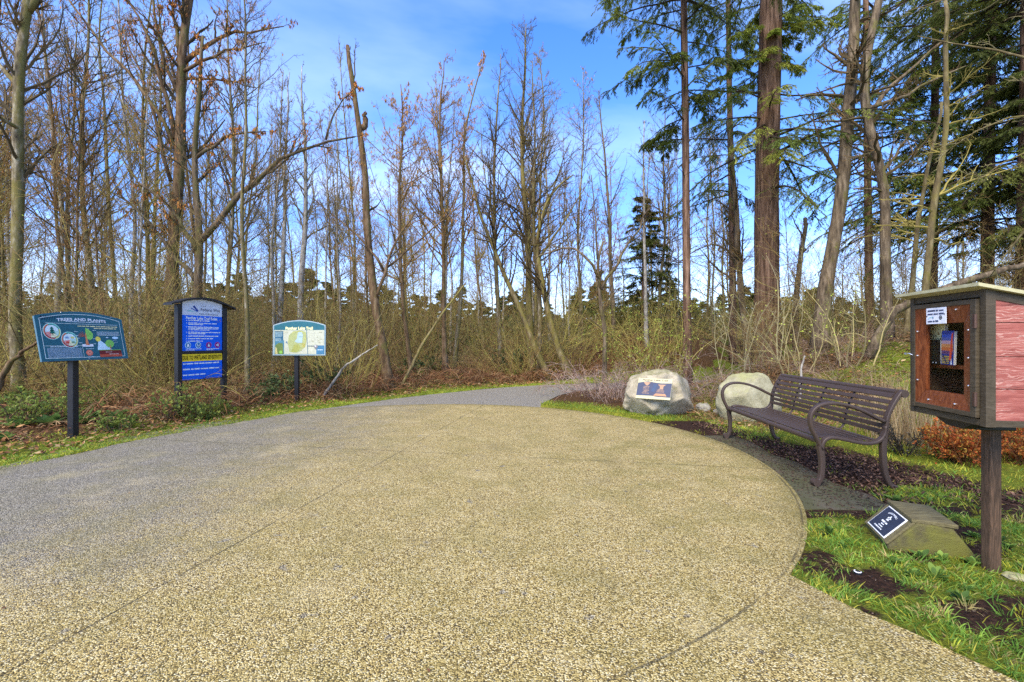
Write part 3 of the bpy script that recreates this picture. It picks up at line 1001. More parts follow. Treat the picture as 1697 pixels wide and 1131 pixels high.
    p.fine(0.30, -0.265, 0.44, 0.012, (225, 190, 180), 6, r)
    # the long caption
    p.line([(-0.52, -0.135), (-0.06, -0.135), (-0.06, -0.295)], 0.004, (225, 238, 230), 4)
    p.fine(-0.46, -0.152, -0.12, 0.012, (225, 235, 240), 4, r)
    for k in range(11):
        p.fine(-0.505, -0.172 - k * 0.0115, -0.075, 0.0085, (170, 188, 205), 4, r)
    p.build('printed_picture', PRINT, s, M)
    p = Print()
    p.arctext('TREES AND PLANTS', 0.0, 0.225, 0.040, 0.66, 0.018, WHITE, 4, 0.035)
    p.build('heading', PRINT, s, M)


def art_map(s, M, w, h):
    r = random.Random(8)
    p = Print()
    ol = arch(w - 0.012, h - 0.012, 0.10)
    p.poly(ol, (160, 178, 182), 1)
    p.poly(arch(w - 0.045, h - 0.045, 0.098), TEAL, 2)
    x0, x1, y0, y1 = -w / 2 + 0.03, w / 2 - 0.03, -h / 2 + 0.03, 0.165
    p.rect(x0, y0, x1, y1, (182, 185, 164), 3)
    p.rect(x0 + 0.012, -0.055, x0 + 0.20, y1 - 0.02, (48, 96, 122), 4)
    for k in range(6):
        p.fine(x0 + 0.025, y1 - 0.05 - k * 0.018, x0 + 0.18, 0.012, (165, 190, 190), 5, r)
    for k in range(4):
        p.fine(x0 + 0.025, y1 - 0.18 - k * 0.018, x0 + 0.16, 0.012, (165, 190, 190), 5, r)
    p.rect(x0 + 0.012, y0, x0 + 0.22, -0.055, (72, 120, 138), 4)
    p.poly([(x0 + 0.02, y0), (x0 + 0.03, -0.16), (x0 + 0.10, -0.11), (x0 + 0.19, -0.12), (x0 + 0.21, y0)], (98, 118, 62), 5)
    p.poly([(x0 + 0.03, y0), (x0 + 0.03, -0.20), (x0 + 0.06, -0.22), (x0 + 0.08, y0)], (190, 180, 120), 6)
    p.disc(x0 + 0.15, y0 + 0.04, 0.035, (130, 180, 80), 6)
    # the lake and its green shore
    p.poly([(-0.21, y0 + 0.05), (-0.25, -0.10), (-0.22, 0.06), (-0.12, 0.145), (0.05, 0.155), (0.15, 0.12), (0.165, -0.05), (0.14, -0.20), (0.0, y0 + 0.04)], (158, 166, 112), 4)
    p.poly([(-0.18, y0 + 0.04), (-0.10, -0.14), (0.0, -0.15), (0.03, -0.22), (-0.05, y0 + 0.03)], (152, 156, 84), 5)
    p.poly([(0.06, -0.12), (0.13, -0.12), (0.14, -0.2), (0.08, -0.21)], (158, 154, 84), 5)
    p.poly([(-0.03, 0.10), (0.0, 0.125), (0.06, 0.12), (0.085, 0.06), (0.075, -0.04), (0.07, -0.11), (-0.04, -0.11), (-0.10, -0.08), (-0.05, -0.02)], (160, 184, 188), 6)
    p.fine(0.0, 0.02, 0.06, 0.010, (110, 140, 160), 7, r)
    p.line([(-0.15, 0.10), (0.03, 0.148), (0.135, 0.08), (0.145, -0.10), (0.05, -0.2)], 0.006, (200, 194, 110), 7)
    p.poly([(-0.30, -0.10), (-0.27, -0.07), (-0.25, -0.13)], (80, 110, 140), 5)
    p.line([(0.163, y1), (0.195, y0)], 0.012, (92, 120, 132), 8)
    for xx, yy, ww in ((0.47, 0.115, 0.06), (0.48, -0.03, 0.06), (0.30, -0.075, 0.05), (0.43, -0.065, 0.05), (0.45, -0.105, 0.045), (0.40, 0.015, 0.03)):
        p.rect(xx - ww / 2, yy - 0.007, xx + ww / 2, yy + 0.007, (150, 150, 120), 5)
    for k in range(5):
        p.line([(0.22 + 0.06 * k, 0.13), (0.225 + 0.06 * k, -0.15)], 0.002, (184, 186, 176), 4)
        p.line([(0.20, 0.10 - 0.05 * k), (0.54, 0.10 - 0.05 * k)], 0.002, (184, 186, 176), 4)
    p.rect(0.19, -0.185, 0.36, -0.170, (62, 82, 98), 6)
    p.rect(0.38, y0, x1, -0.165, (66, 116, 148), 6)
    p.fine(0.41, -0.265, 0.52, 0.018, (215, 228, 232), 7, r)
    p.poly([(0.33, -0.20), (0.36, -0.15), (0.40, -0.15), (0.42, -0.19), (0.39, -0.235), (0.36, -0.25)], (120, 122, 124), 8)
    p.disc(0.365, -0.18, 0.018, (200, 195, 195), 9)
    p.build('printed_map', PRINT, s, M)
    p = Print()
    p.text('Panther Lake Trail', 0.0, 0.205, None, (248, 244, 180), 4, 0.60, 0.04)
    p.build('heading', PRINT, s, M)


def sign_base(x, y):
    return (x, y, T1(x, y))


sign_on_post('teal picture board headed TREES AND PLANTS on a single black post', sign_base(-6.0, 6.22), (-5.82, 6.2, 1.41), 1.50, 0.19, 1.17, 0.665, 0.085, art_trees)
sign_on_post('arched trail map board headed Panther Lake Trail on a black post beside the path', sign_base(-4.66, 9.86), (-4.57, 9.77, 1.41), -0.05, 0.02, 1.16, 0.76, 0.12, art_map)


def rules_sign():
    bl, br_ = Vector((-5.81, 7.92, 0)), Vector((-5.57, 8.79, 0))
    c = (bl + br_) / 2
    th = math.atan2(br_.y - bl.y, br_.x - bl.x)
    W = (br_ - bl).length
    base = Vector(sign_base(c.x, c.y))
    s = thing('rules_sign', 'tall blue trail rules sign between two black posts under a curved black cap', 'sign', base)
    inv = Matrix.Translation(-base)
    M = inv @ panel_matrix((c.x, c.y, 0), th, 0)        # u across, v = height above level ground
    for k in (-1, 1):
        mb = MB()
        bevbox(mb, (k * W / 2, 0.87, 0), (0.085, 2.23, 0.085), 0.008, M)
        mb.build('post', M_BLACK, s)
    mb = MB()
    n = 20
    o, i_ = [], []
    for k in range(n + 1):
        u = -0.64 + 1.28 * k / n
        v = 2.105 - 0.15 * (u / 0.60) ** 2 + (0.02 if abs(u) > 0.55 else 0)
        o.append((u, v + 0.028))
        i_.append((u, v))
    prism(mb, i_ + o[::-1], -0.10, 0.10, M)
    mb.build('roof_cap', M_BLACK, s)
    w = W - 0.10
    top = lambda u: 2.10 - 0.15 * (u / 0.60) ** 2

    def board(name, y0, y1, arched):
        mb = MB()
        pl = [(-w / 2, y0), (w / 2, y0)] + ([(w / 2 - w * k / 10, top(w / 2 - w * k / 10)) for k in range(11)] if arched else [(w / 2, y1), (-w / 2, y1)])
        prism(mb, pl, -0.012, 0.02, M)
        b_ = mb.build(name, M_BLACK, s)
        return b_, pl
    b1, pl1 = board('upper_board', 1.155, 2.0, True)
    b2, pl2 = board('lower_board', 0.64, 1.115, False)
    mb = MB()
    bevbox(mb, (0, 1.135, 0), (w + 0.01, 0.034, 0.06), 0.004, M)
    mb.build('rail', M_BLACK, s)
    M2 = M @ Matrix.Translation((0, 0, 0.02))
    r = random.Random(4)
    BLUE = (0, 98, 222)
    p = Print()
    p.poly([(-w / 2 + 0.005, 1.165), (w / 2 - 0.005, 1.165), (w / 2 - 0.005, 1.80), (-w / 2 + 0.005, 1.80)], BLUE, 1)
    pts = [(-w / 2 + 0.005, 1.80), (w / 2 - 0.005, 1.80)] + [(u, top(u) - 0.006) for u in np.linspace(w / 2 - 0.005, -w / 2 + 0.005, 12)]
    p.poly(pts, (205, 210, 220), 1)
    # mountain mark
    p.poly([(-0.20, 1.965), (-0.17, 1.98), (-0.08, 1.88), (-0.12, 1.875)], (28, 60, 140), 3)
    p.poly([(-0.25, 1.93), (-0.22, 1.935), (-0.10, 1.875), (-0.13, 1.870)], (50, 90, 165), 2)
    p.poly([(-0.32, 1.875), (-0.26, 1.89), (-0.20, 1.875), (-0.12, 1.866), (-0.26, 1.866)], (110, 185, 190), 2)
    # bullets of rules
    y = 1.70
    for rows in ((0.62,), (0.84, 0.42), (0.90, 0.88, 0.60), (0.94, 0.50), (0.88,), (0.72,), (0.46,)):
        p.disc(-0.315, y + 0.006, 0.008, WHITE, 2)
        for q_ in rows:
            p.fine(-0.285, y, -0.285 + 0.68 * q_, 0.024, WHITE, 2, r)
            y -= 0.025
        y -= 0.020
    for k, x in enumerate((-0.29, -0.095, 0.115, 0.295)):
        rc = (205, 235, 238) if k < 2 else (190, 60, 120)
        p.disc(x, 1.265, 0.056, rc, 2)
        p.disc(x, 1.265, 0.046, (20, 110, 170) if k < 2 else (120, 40, 130), 3)
        if k == 0:
            p.poly([(x - 0.015, 1.235), (x + 0.022, 1.235), (x + 0.02, 1.27), (x - 0.005, 1.298), (x - 0.02, 1.28)], WHITE, 4)
        elif k == 1:
            p.line([(x - 0.02, 1.29), (x - 0.015, 1.25), (x + 0.02, 1.25), (x + 0.024, 1.275)], 0.012, WHITE, 4)
        elif k == 2:
            p.poly([(x - 0.025, 1.238), (x + 0.025, 1.238), (x + 0.012, 1.268), (x, 1.298), (x - 0.012, 1.268)], WHITE, 4)
        else:
            p.line([(x - 0.026, 1.266), (x + 0.0, 1.266)], 0.016, WHITE, 4)
            p.rect(x + 0.006, 1.238, x + 0.02, 1.296, WHITE, 4)
    for x0, x1 in ((-0.33, -0.03), (0.07, 0.33)):
        p.fine(x0, 1.193, x1, 0.014, WHITE, 2, r)
        p.fine(x0, 1.173, x0 + (x1 - x0) * 0.6, 0.014, WHITE, 2, r)
    p.build('printed_rules', PRINT, b1, M2)
    p = Print()
    p.text('City of', 0.01, 1.975, 0.030, (70, 80, 105), 3, 0.10)
    p.text('Federal Way', 0.155, 1.905, 0.078, (62, 72, 100), 3, 0.40, 0.012)
    p.text('Parks & Recreation', 0.115, 1.835, 0.032, (95, 105, 130), 3, 0.38)
    p.text('Panther Lake Trail Rules', -0.02, 1.755, 0.055, WHITE, 3, 0.62, 0.03)
    p.build('heading', PRINT, b1, M2)
    p = Print()
    p.rect(-w / 2 + 0.005, 0.650, w / 2 - 0.005, 0.985, BLUE, 1)
    p.rect(-w / 2 + 0.005, 0.975, w / 2 - 0.005, 1.105, (240, 205, 40), 2)
    for y, q_ in ((0.925, 0.98), (0.825, 0.93), (0.725, 0.56)):
        p.fine(-w / 2 + 0.015, y, -w / 2 + 0.015 + (w - 0.03) * q_, 0.034, WHITE, 3, r)
    p.build('printed_notice', PRINT, b2, M2)
    p = Print()
    p.text('DUE TO WETLAND SENSITIVITY', 0.0, 1.042, 0.075, (60, 45, 8), 4, w - 0.03, 0.02)
    p.build('heading', PRINT, b2, M2)


rules_sign()


# ------------------------------------------------------------------ bench
def bench():
    o = Vector((2.80, 4.20, 0.005))
    e = Vector((0.14, 2.06, 0)).normalized()
    b = Vector((e.y, -e.x, 0))
    L = 2.06
    s = thing('park_bench', 'dark brown slatted metal bench with looped arms beside the paved circle', 'bench', o)
    X = lambda a, u, z: tuple(e * a + b * u + Vector((0, 0, z)))
    bar = rrect(0.055, 0.030, 0.009)
    thin = rrect(0.050, 0.024, 0.008)
    arm = [(.047, .34), (.03, .40), (.005, .45), (-.037, .53), (-.049, .60), (-.045, .655), (-.018, .705), (.03, .742), (.09, .760), (.17, .763), (.25, .752), (.33, .730), (.44, .685), (.53, .636), (.575, .612), (.605, .60)]
    front = [(.015, .028), (.04, .055), (.052, .10), (.058, .16), (.058, .226), (.052, .29), (.045, .335), (.038, .37)]
    rear = [(.600, .47), (.594, .40), (.592, .34), (.593, .27), (.598, .20), (.608, .13), (.628, .06), (.650, .02), (.672, .0)]
    back = [(.745, .868), (.728, .845), (.700, .80), (.668, .74), (.640, .68), (.620, .62), (.614, .57), (.615, .52), (.606, .47)]
    rail = [(.612, .56), (.612, .52), (.600, .475), (.575, .435), (.535, .410), (.48, .398), (.41, .399), (.33, .413), (.24, .433), (.17, .447), (.115, .447), (.075, .425), (.055, .38), (.052, .33)]
    fine = lambda pl, n=26: resample([(0, u, z) for u, z in pl], n)[:, 1:]
    for k, a in enumerate((0.0, L)):
        mb = MB()
        sweep(mb, [X(a, u, z) for u, z in fine(arm, 44)], bar, e)
        mb.build('armrest', M_BENCH, s, smooth=True)
        mb = MB()
        sweep(mb, [X(a, u, z) for u, z in fine(front)], rrect(0.055, 0.042, 0.012), e, scale=np.linspace(0.95, 1.2, 26))
        V, f = tubes(np.array([[X(a - 0.032, 0.0, 0.032), X(a + 0.032, 0.0, 0.032)]]), np.array([[0.032, 0.032]]), 18)
        mb.add(V, f)
        mb.build('leg', M_BENCH, s, smooth=False)
        mb = MB()
        sweep(mb, [X(a, u, z) for u, z in fine(rear)], rrect(0.055, 0.042, 0.012), e, scale=np.linspace(1.2, 0.95, 26))
        bevbox(mb, X(a, 0.675, 0.012), (0.06, 0.07, 0.024), 0.006, Matrix.Translation(X(a, 0.675, 0.012)) @ Matrix.Rotation(math.atan2(-e.x, e.y), 4, 'Z') @ Matrix.Translation(-Vector(X(a, 0.675, 0.012))))
        mb.build('leg', M_BENCH, s)
        mb = MB()
        sweep(mb, [X(a, u, z) for u, z in fine(back)], bar, e)
        V, f = tubes(np.array([[X(a - 0.03, 0.765, 0.855), X(a + 0.03, 0.765, 0.855)]]), np.array([[0.034, 0.034]]), 18)
        mb.add(V, f)
        mb.build('back_post', M_BENCH, s)
        mb = MB()
        sweep(mb, [X(a, u, z) for u, z in fine(rail, 40)], bar, e)
        mb.build('seat_rail', M_BENCH, s, smooth=True)
    e0, e1 = 0.025, L - 0.025
    mb = MB()
    V, f = tubes(np.array([[X(e0, 0.028, 0.415), X(e1, 0.028, 0.415)]]), np.array([[0.026, 0.026]]), 14)
    mb.add(V, f)
    for k in range(8):
        u = 0.085 + k * 0.066
        z = 0.437 - 0.010 * math.sin(k / 7 * math.pi) - k * 0.0022
        sweep(mb, [X(e0, u, z), X(e1, u, z)], rrect(0.046, 0.012, 0.004), b)
    mb.build('seat', M_BENCH, s)
    mb = MB()
    bp = fine(back, 60)
    for k in range(7):
        z = 0.505 + k * 0.054
        j = np.argmin(abs(bp[:, 1] - z))
        j2 = max(0, j - 3)
        tv = Vector((0, 0, 0)) + b * (bp[j2, 0] - bp[j, 0]) + Vector((0, 0, bp[j2, 1] - bp[j, 1]))
        u = bp[j, 0] - 0.018
        sweep(mb, [X(e0, u, z), X(e1, u, z)], rrect(0.040, 0.012, 0.004), tv.normalized())
    V, f = tubes(np.array([[X(e0, 0.742, 0.862), X(e1, 0.742, 0.862)]]), np.array([[0.028, 0.028]]), 16)
    mb.add(V, f)
    sweep(mb, [X(e0, 0.712, 0.838), X(e1, 0.712, 0.838)], rrect(0.05, 0.014, 0.005), (b * 0.55 + Vector((0, 0, 0.83))))
    mb.build('backrest', M_BENCH, s)
    for a in (L * 0.27, L * 0.5, L * 0.74):
        mb = MB()
        sweep(mb, [X(a, u + 0.004, z) for u, z in fine([(.725, .84), (.69, .78), (.655, .70), (.62, .60), (.61, .52), (.59, .45), (.55, .418), (.4, .413), (.2, .420), (.06, .416)], 40)], rrect(0.03, 0.010, 0.003), e)
        mb.build('back_strap', M_BENCH, s)


bench()


# ------------------------------------------------------------------ book box on its post
def book_box():
    A, Bp = Vector((2.50, 2.40, 0)), Vector((2.60, 2.97, 0))
    e = (A - Bp).normalized()                        # viewer's left to right across the door
    nrm = Vector((e.y, -e.x, 0))                     # out of the door, towards the plaza
    if nrm.x > 0:
        nrm = -nrm
    W, D, Z0, Z1 = (A - Bp).length, 0.46, 0.885, 1.615
    mid = (A + Bp) / 2 - nrm * 0.23
    base = Vector((mid.x + 0.03, mid.y + 0.02, 0.0))
    s = thing('book_box', 'red plank book exchange box with a glazed door standing on one brown post', 'book box', base)
    M = Matrix((e, Vector((0, 0, 1)), nrm)).transposed().to_4x4()     # (u, height, outward)
    M.translation = Bp - base
    ps = MB()
    bevbox(ps, (0, 0, 0.37), (0.062, 0.062, 1.03), 0.006, Matrix.Rotation(math.atan2(e.y, e.x) + 0.10, 4, 'Z'))
    ps.build('post', M_POST, s)
    mb = MB()
    bevbox(mb, (0.215, Z0 - 0.03, -0.23), (0.24, 0.055, 0.20), 0.006, M)
    prism(mb, [(0.08, Z0 - 0.001), (0.42, Z0 - 0.001), (0.32, Z0 - 0.055), (0.2, Z0 - 0.05)], -0.31, -0.17, M @ Matrix.Translation((0, 0, 0.10)))
    mb.build('support_bracket', M_BLACK, s)
    f = 0.036
    slope = 0.23
    zt = lambda w: Z1 + slope * w                     # w negative going back
    mb = MB()
    # corner posts and rails of the carcass
    for u in (f / 2, W - f / 2):
        prism(mb, [(0, Z0), (-f * 1.25, Z0), (-f * 1.25, zt(-f * 1.25)), (0, zt(0))], u - f / 2, u + f / 2, M @ Matrix(((0, 0, 1, 0), (0, 1, 0, 0), (1, 0, 0, 0), (0, 0, 0, 1))))
        prism(mb, [(-D + f, Z0), (-D, Z0), (-D, zt(-D)), (-D + f, zt(-D + f))], u - f / 2, u + f / 2, M @ Matrix(((0, 0, 1, 0), (0, 1, 0, 0), (1, 0, 0, 0), (0, 0, 0, 1))))
        uu = u - f / 2 + 0.002
        prism(mb, [(-f * 1.25, Z0 + 0.002), (-D + f, Z0 + 0.002), (-D + f, Z0 + f), (-f * 1.25, Z0 + f)], uu, uu + f - 0.004, M @ Matrix(((0, 0, 1, 0), (0, 1, 0, 0), (1, 0, 0, 0), (0, 0, 0, 1))))
        prism(mb, [(-f * 1.25, zt(-f * 1.25) - f - 0.01), (-D + f, zt(-D + f) - f - 0.01), (-D + f, zt(-D + f) - 0.002), (-f * 1.25, zt(-f * 1.25) - 0.002)], uu, uu + f - 0.004, M @ Matrix(((0, 0, 1, 0), (0, 1, 0, 0), (1, 0, 0, 0), (0, 0, 0, 1))))
    for z in (Z0 + f / 2, Z1 - f / 2 - 0.003):
        bevbox(mb, (W / 2, z, -0.022), (W - 2 * f, f, 0.036), 0.002, M)
    mb.build('frame', M_FRAME, s)
    mb = MB()
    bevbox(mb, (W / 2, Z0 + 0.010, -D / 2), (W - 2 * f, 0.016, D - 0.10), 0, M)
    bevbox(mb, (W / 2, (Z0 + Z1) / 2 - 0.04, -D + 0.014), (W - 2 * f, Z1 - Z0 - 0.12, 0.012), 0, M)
    for u in (f + 0.004, W - f - 0.004):  # side linings added to block light leaking in between the planks
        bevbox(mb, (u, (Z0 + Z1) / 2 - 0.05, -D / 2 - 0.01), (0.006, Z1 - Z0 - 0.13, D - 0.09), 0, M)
    mb.build('back_floor_and_added_linings', M_INNER, s)
    for u0 in (W - 0.028, 0.008):
        mb = MB()
        wz = [Z0 + 0.028, Z0 + 0.20, Z0 + 0.37, Z0 + 0.55, None]
        for z0, z1 in zip(wz[:-1], wz[1:]):
            pl = [(-0.042, z0 + 0.004), (-D + 0.03, z0 + 0.004)] + ([(-D + 0.03, z1), (-0.042, z1)] if z1 else [(-D + 0.03, zt(-D + 0.03) - 0.03), (-0.042, zt(-0.042) - 0.03)])
            prism(mb, pl, u0, u0 + 0.020, M @ Matrix(((0, 0, 1, 0), (0, 1, 0, 0), (1, 0, 0, 0), (0, 0, 0, 1))))
        mb.build('side_panel', M_RED, s)
    mb = MB()
    bevbox(mb, (W / 2, 1.185, -D / 2), (W - 2 * f - 0.004, 0.022, D - 0.14), 0.002, M)
    mb.build('shelf', M_STAIN, s)
    mb = MB()                                         # thin lipped roof, falling to the back
    pl = [(0.055, zt(0.055) + 0.002), (-D - 0.06, zt(-D - 0.06) + 0.002), (-D - 0.06, zt(-D - 0.06) + 0.020), (0.055, zt(0.055) + 0.020)]
    prism(mb, pl, -0.055, W + 0.03, M @ Matrix(((0, 0, 1, 0), (0, 1, 0, 0), (1, 0, 0, 0), (0, 0, 0, 1))))
    mb.build('roof', M_ROOF, s)
    # door: outer frame, mitred inner frame, glass, fittings
    u0, u1, z0, z1 = f + 0.006, W - f - 0.006, Z0 + f + 0.006, Z1 - f - 0.012
    d = MB()
    t = 0.026
    bevbox(d, (u0 + t / 2, (z0 + z1) / 2, 0.004), (t, z1 - z0, 0.026), 0.002, M)
    bevbox(d, (u1 - t / 2 - 0.006, (z0 + z1) / 2, 0.004), (t + 0.012, z1 - z0, 0.026), 0.002, M)
    for z in (z0 + t / 2, z1 - t / 2):
        bevbox(d, ((u0 + u1) / 2 - 0.003, z, 0.003), (u1 - u0 - 2 * t - 0.012, t, 0.026), 0.002, M)
    door = d.build('door', M_FRAME, s)
    a0, a1, c0, c1 = u0 + t, u1 - t - 0.012, z0 + t, z1 - t       # outer rim of the stained frame
    i0, i1, k0, k1 = a0 + 0.066, a1 - 0.070, c0 + 0.085, c1 - 0.096   # its opening
    fo, fi = 0.012, -0.004
    quads = [[(a0, c0, fo), (a1, c0, fo), (i1, k0, fi), (i0, k0, fi)], [(a1, c0, fo), (a1, c1, fo), (i1, k1, fi), (i1, k0, fi)],
             [(a1, c1, fo), (a0, c1, fo), (i0, k1, fi), (i1, k1, fi)], [(a0, c1, fo), (a0, c0, fo), (i0, k0, fi), (i0, k1, fi)]]
    for q_ in quads:
        mb = MB()
        cx_, cz_ = (a0 + a1) / 2, (c0 + c1) / 2
        m_ = [np.array(v) for v in q_]
        mid_ = sum(m_) / 4
        V = [mid_ + (v - mid_) * np.array([0.992, 0.994, 1]) for v in m_]
        V = V + [v - np.array([0, 0, 0.022]) for v in V]
        V = [tuple(M @ Vector(v)) for v in V]
        mb.addpoly(V, [[0, 1, 2, 3], [7, 6, 5, 4], [0, 4, 5, 1], [1, 5, 6, 2], [2, 6, 7, 3], [3, 7, 4, 0]])
        mb.build('door_trim', M_STAIN, door)
    mb = MB()
    bevbox(mb, ((i0 + i1) / 2, (k0 + k1) / 2, -0.018), (i1 - i0 + 0.06, k1 - k0 + 0.06, 0.004), 0, M)
    mb.build('glass', M_GLASS, door)
    scr = [(a0 + 0.018, c0 + (c1 - c0) * k) for k in (0.24, 0.5, 0.76)] + [(a1 - 0.016, c0 + (c1 - c0) * k) for k in (0.24, 0.5, 0.76)] + \
          [(a0 + (a1 - a0) * k, c0 + 0.028) for k in (0.26, 0.74)] + [(a0 + (a1 - a0) * 0.24, c1 - 0.022), (a0 + (a1 - a0) * 0.76, c1 - 0.022)]
    for u, z in scr:
        mb = MB()
        V, fc = tubes(np.array([[(u, z, 0.0), (u, z, fo + 0.002), (u, z, fo + 0.005)]]), np.array([[0.0055, 0.0055, 0.003]]), 10)
        mb.add([tuple(M @ Vector(v)) for v in V], fc)
        mb.build('screw', M_STEEL, door)
    for z in (z0 + 0.10, z1 - 0.12):
        mb = MB()
        bevbox(mb, (u1 - 0.004, z, 0.018), (0.030, 0.075, 0.004), 0.001, M)
        V, fc = tubes(np.array([[(u1 + 0.004, z - 0.038, 0.021), (u1 + 0.004, z + 0.038, 0.021)]]), np.array([[0.006, 0.006]]), 10)
        mb.add([tuple(M @ Vector(v)) for v in V], fc)
        mb.build('hinge', M_HINGE, door)
    mb = MB()                                         # little hook that holds the door shut
    pts = resample([(-0.004, 1.262, 0.02), (0.0, 1.257, 0.035), (0.018, 1.252, 0.034), (0.034, 1.262, 0.03), (0.044, 1.254, 0.022), (0.047, 1.250, 0.014)], 16)
    V, fc = tubes(pts[None], np.full((1, 16), 0.0032), 8)
    mb.add([tuple(M @ Vector(v)) for v in V], fc)
    mb.build('hook_latch', M_STEEL, door)
    # white notice above the glass
    mb = MB()
    nu0, nu1, nz0, nz1 = a0 + 0.105, a0 + 0.262, c1 - 0.098, c1 - 0.002
    bevbox(mb, ((nu0 + nu1) / 2, (nz0 + nz1) / 2, 0.016), (nu1 - nu0, nz1 - nz0, 0.004), 0, M, s2l((236, 238, 244)))
    nt = mb.build('notice', PRINT, door)
    r = random.Random(2)
    p = Print()
    for y, h_ in ((nz1 - 0.022, 0.014), (nz1 - 0.042, 0.014)):
        p.fine(nu0 + 0.012, y, nu1 - 0.016, h_, (78, 84, 108), 1, r)
    p.fine(nu0 + 0.014, nz0 + 0.011, nu0 + 0.10, 0.014, (62, 74, 100), 1, r)
    p.line([(nu0 + 0.018, nz0 + 0.030), (nu0 + 0.028, nz0 + 0.040), (nu0 + 0.052, nz0 + 0.040), (nu0 + 0.056, nz0 + 0.031)], 0.003, (110, 190, 190), 1)
    p.rect(nu0 + 0.055, nz0 + 0.030, nu0 + 0.060, nz0 + 0.045, (60, 80, 110), 1)
    p.disc(nu1 - 0.040, nz0 + 0.036, 0.013, (72, 76, 84), 1)
    p.disc(nu1 - 0.040, nz0 + 0.036, 0.009, (150, 154, 160), 2)
    p.disc(nu1 - 0.040, nz0 + 0.036, 0.005, (80, 84, 92), 3)
    for u, z in ((nu0 + 0.007, nz0 + 0.048), (nu1 - 0.010, nz0 + 0.055)):
        p.disc(u, z, 0.004, (30, 30, 34), 2)
    p.build('lettering', PRINT, nt, M @ Matrix.Translation((0, 0, 0.0185)))

    # the books behind the glass: things of their own, standing on the shelf
    def book(label, u, w, h_, lean, off, th_, col, art):
        wp = Vector(base) + M @ Vector((u, 1.197, -off))
        MM = M.to_3x3().to_4x4()
        bt = thing('book', label, 'book', wp, 0, 'books in the glazed box')
        K = MM @ Matrix.Rotation(lean, 4, 'Z') @ Matrix.Translation((0, h_ / 2, 0))
        mb_ = MB()
        bevbox(mb_, (0, 0, 0), (w, h_, th_), 0.002, K, s2l(col))
        mb_.build('cover', PRINT, bt)
        mb_ = MB()
        bevbox(mb_, (0.003, 0, 0), (w, h_ - 0.008, th_ - 0.006), 0, K, s2l((225, 218, 200)))
        mb_.build('pages', PRINT, bt)
        p_ = Print()
        art(p_, w, h_)
        p_.build('cover_picture', PRINT, bt, K @ Matrix.Translation((0, 0, th_ / 2)))

    def floral(p_, w, h_):
        rr = random.Random(5)
        for k in range(46):
            p_.disc(rr.uniform(-w / 2 + .006, w / 2 - .006), rr.uniform(-h_ / 2 + .006, h_ / 2 - .006), rr.uniform(.003, .007), rr.choice([(120, 120, 70), (95, 105, 60), (165, 110, 70), (140, 150, 90)]), 1, rr.uniform(.002, .006), 8)

    def dark(p_, w, h_):
        rr = random.Random(6)
        for k in range(8):
            p_.rect(-w / 2 + 0.01, -h_ / 2 + 0.02 + k * 0.016, w / 2 - rr.uniform(.01, .05), -h_ / 2 + 0.022 + k * 0.016, (52, 58, 50), 1)
        for x in (-0.03, 0.0, 0.025):
            p_.disc(x, -h_ / 2 + 0.010, 0.004, (215, 218, 215), 2)

    def sunset(p_, w, h_):
        for k, cc in enumerate(((40, 60, 140), (52, 80, 168), (80, 92, 150), (170, 140, 150), (190, 130, 78), (180, 100, 52), (90, 60, 95))):
            p_.rect(-w / 2 + 0.001, h_ / 2 - 0.020 * (k + 1), w / 2 - 0.001, h_ / 2 - 0.020 * k - (0.001 if k == 0 else 0), cc, 1)
        p_.poly([(w / 2 - 0.03, -h_ / 2 + 0.03), (w / 2 - 0.012, -h_ / 2 + 0.03), (w / 2 - 0.002, h_ / 2 - 0.01), (w / 2 - 0.014, h_ / 2 - 0.02)], (190, 70, 50), 2)
        for k in range(5):
            p_.rect(-w / 2 + 0.008, -h_ / 2 + 0.008 + k * 0.010, w / 2 - 0.028, -h_ / 2 + 0.0135 + k * 0.010, (170, 150, 60), 2)
        p_.poly([(-w / 2 + 0.012, -h_ / 2 + 0.055), (0, -h_ / 2 + 0.006), (0.006, -h_ / 2 + 0.006), (-w / 2 + 0.022, -h_ / 2 + 0.055)], (40, 40, 80), 3)
        p_.poly([(w / 2 - 0.016, -h_ / 2 + 0.006), (w / 2 - 0.004, -h_ / 2 + 0.006), (w / 2 - 0.010, -h_ / 2 + 0.045)], (225, 228, 232), 3)
    book('cream book with a flowered cover standing at the back of the glazed box', i0 - 0.012, 0.115, 0.255, 0.0, 0.085, 0.025, (214, 205, 150), floral)
    book('black book leaning in front of the flowered book', i0 + 0.000, 0.112, 0.150, 0.02, 0.055, 0.02, (16, 17, 18), dark)
    book('blue and orange sunset paperback with yellow stripes beside the black book', i0 + 0.112, 0.092, 0.205, -0.04, 0.052, 0.018, (38, 52, 120), sunset)


book_box()


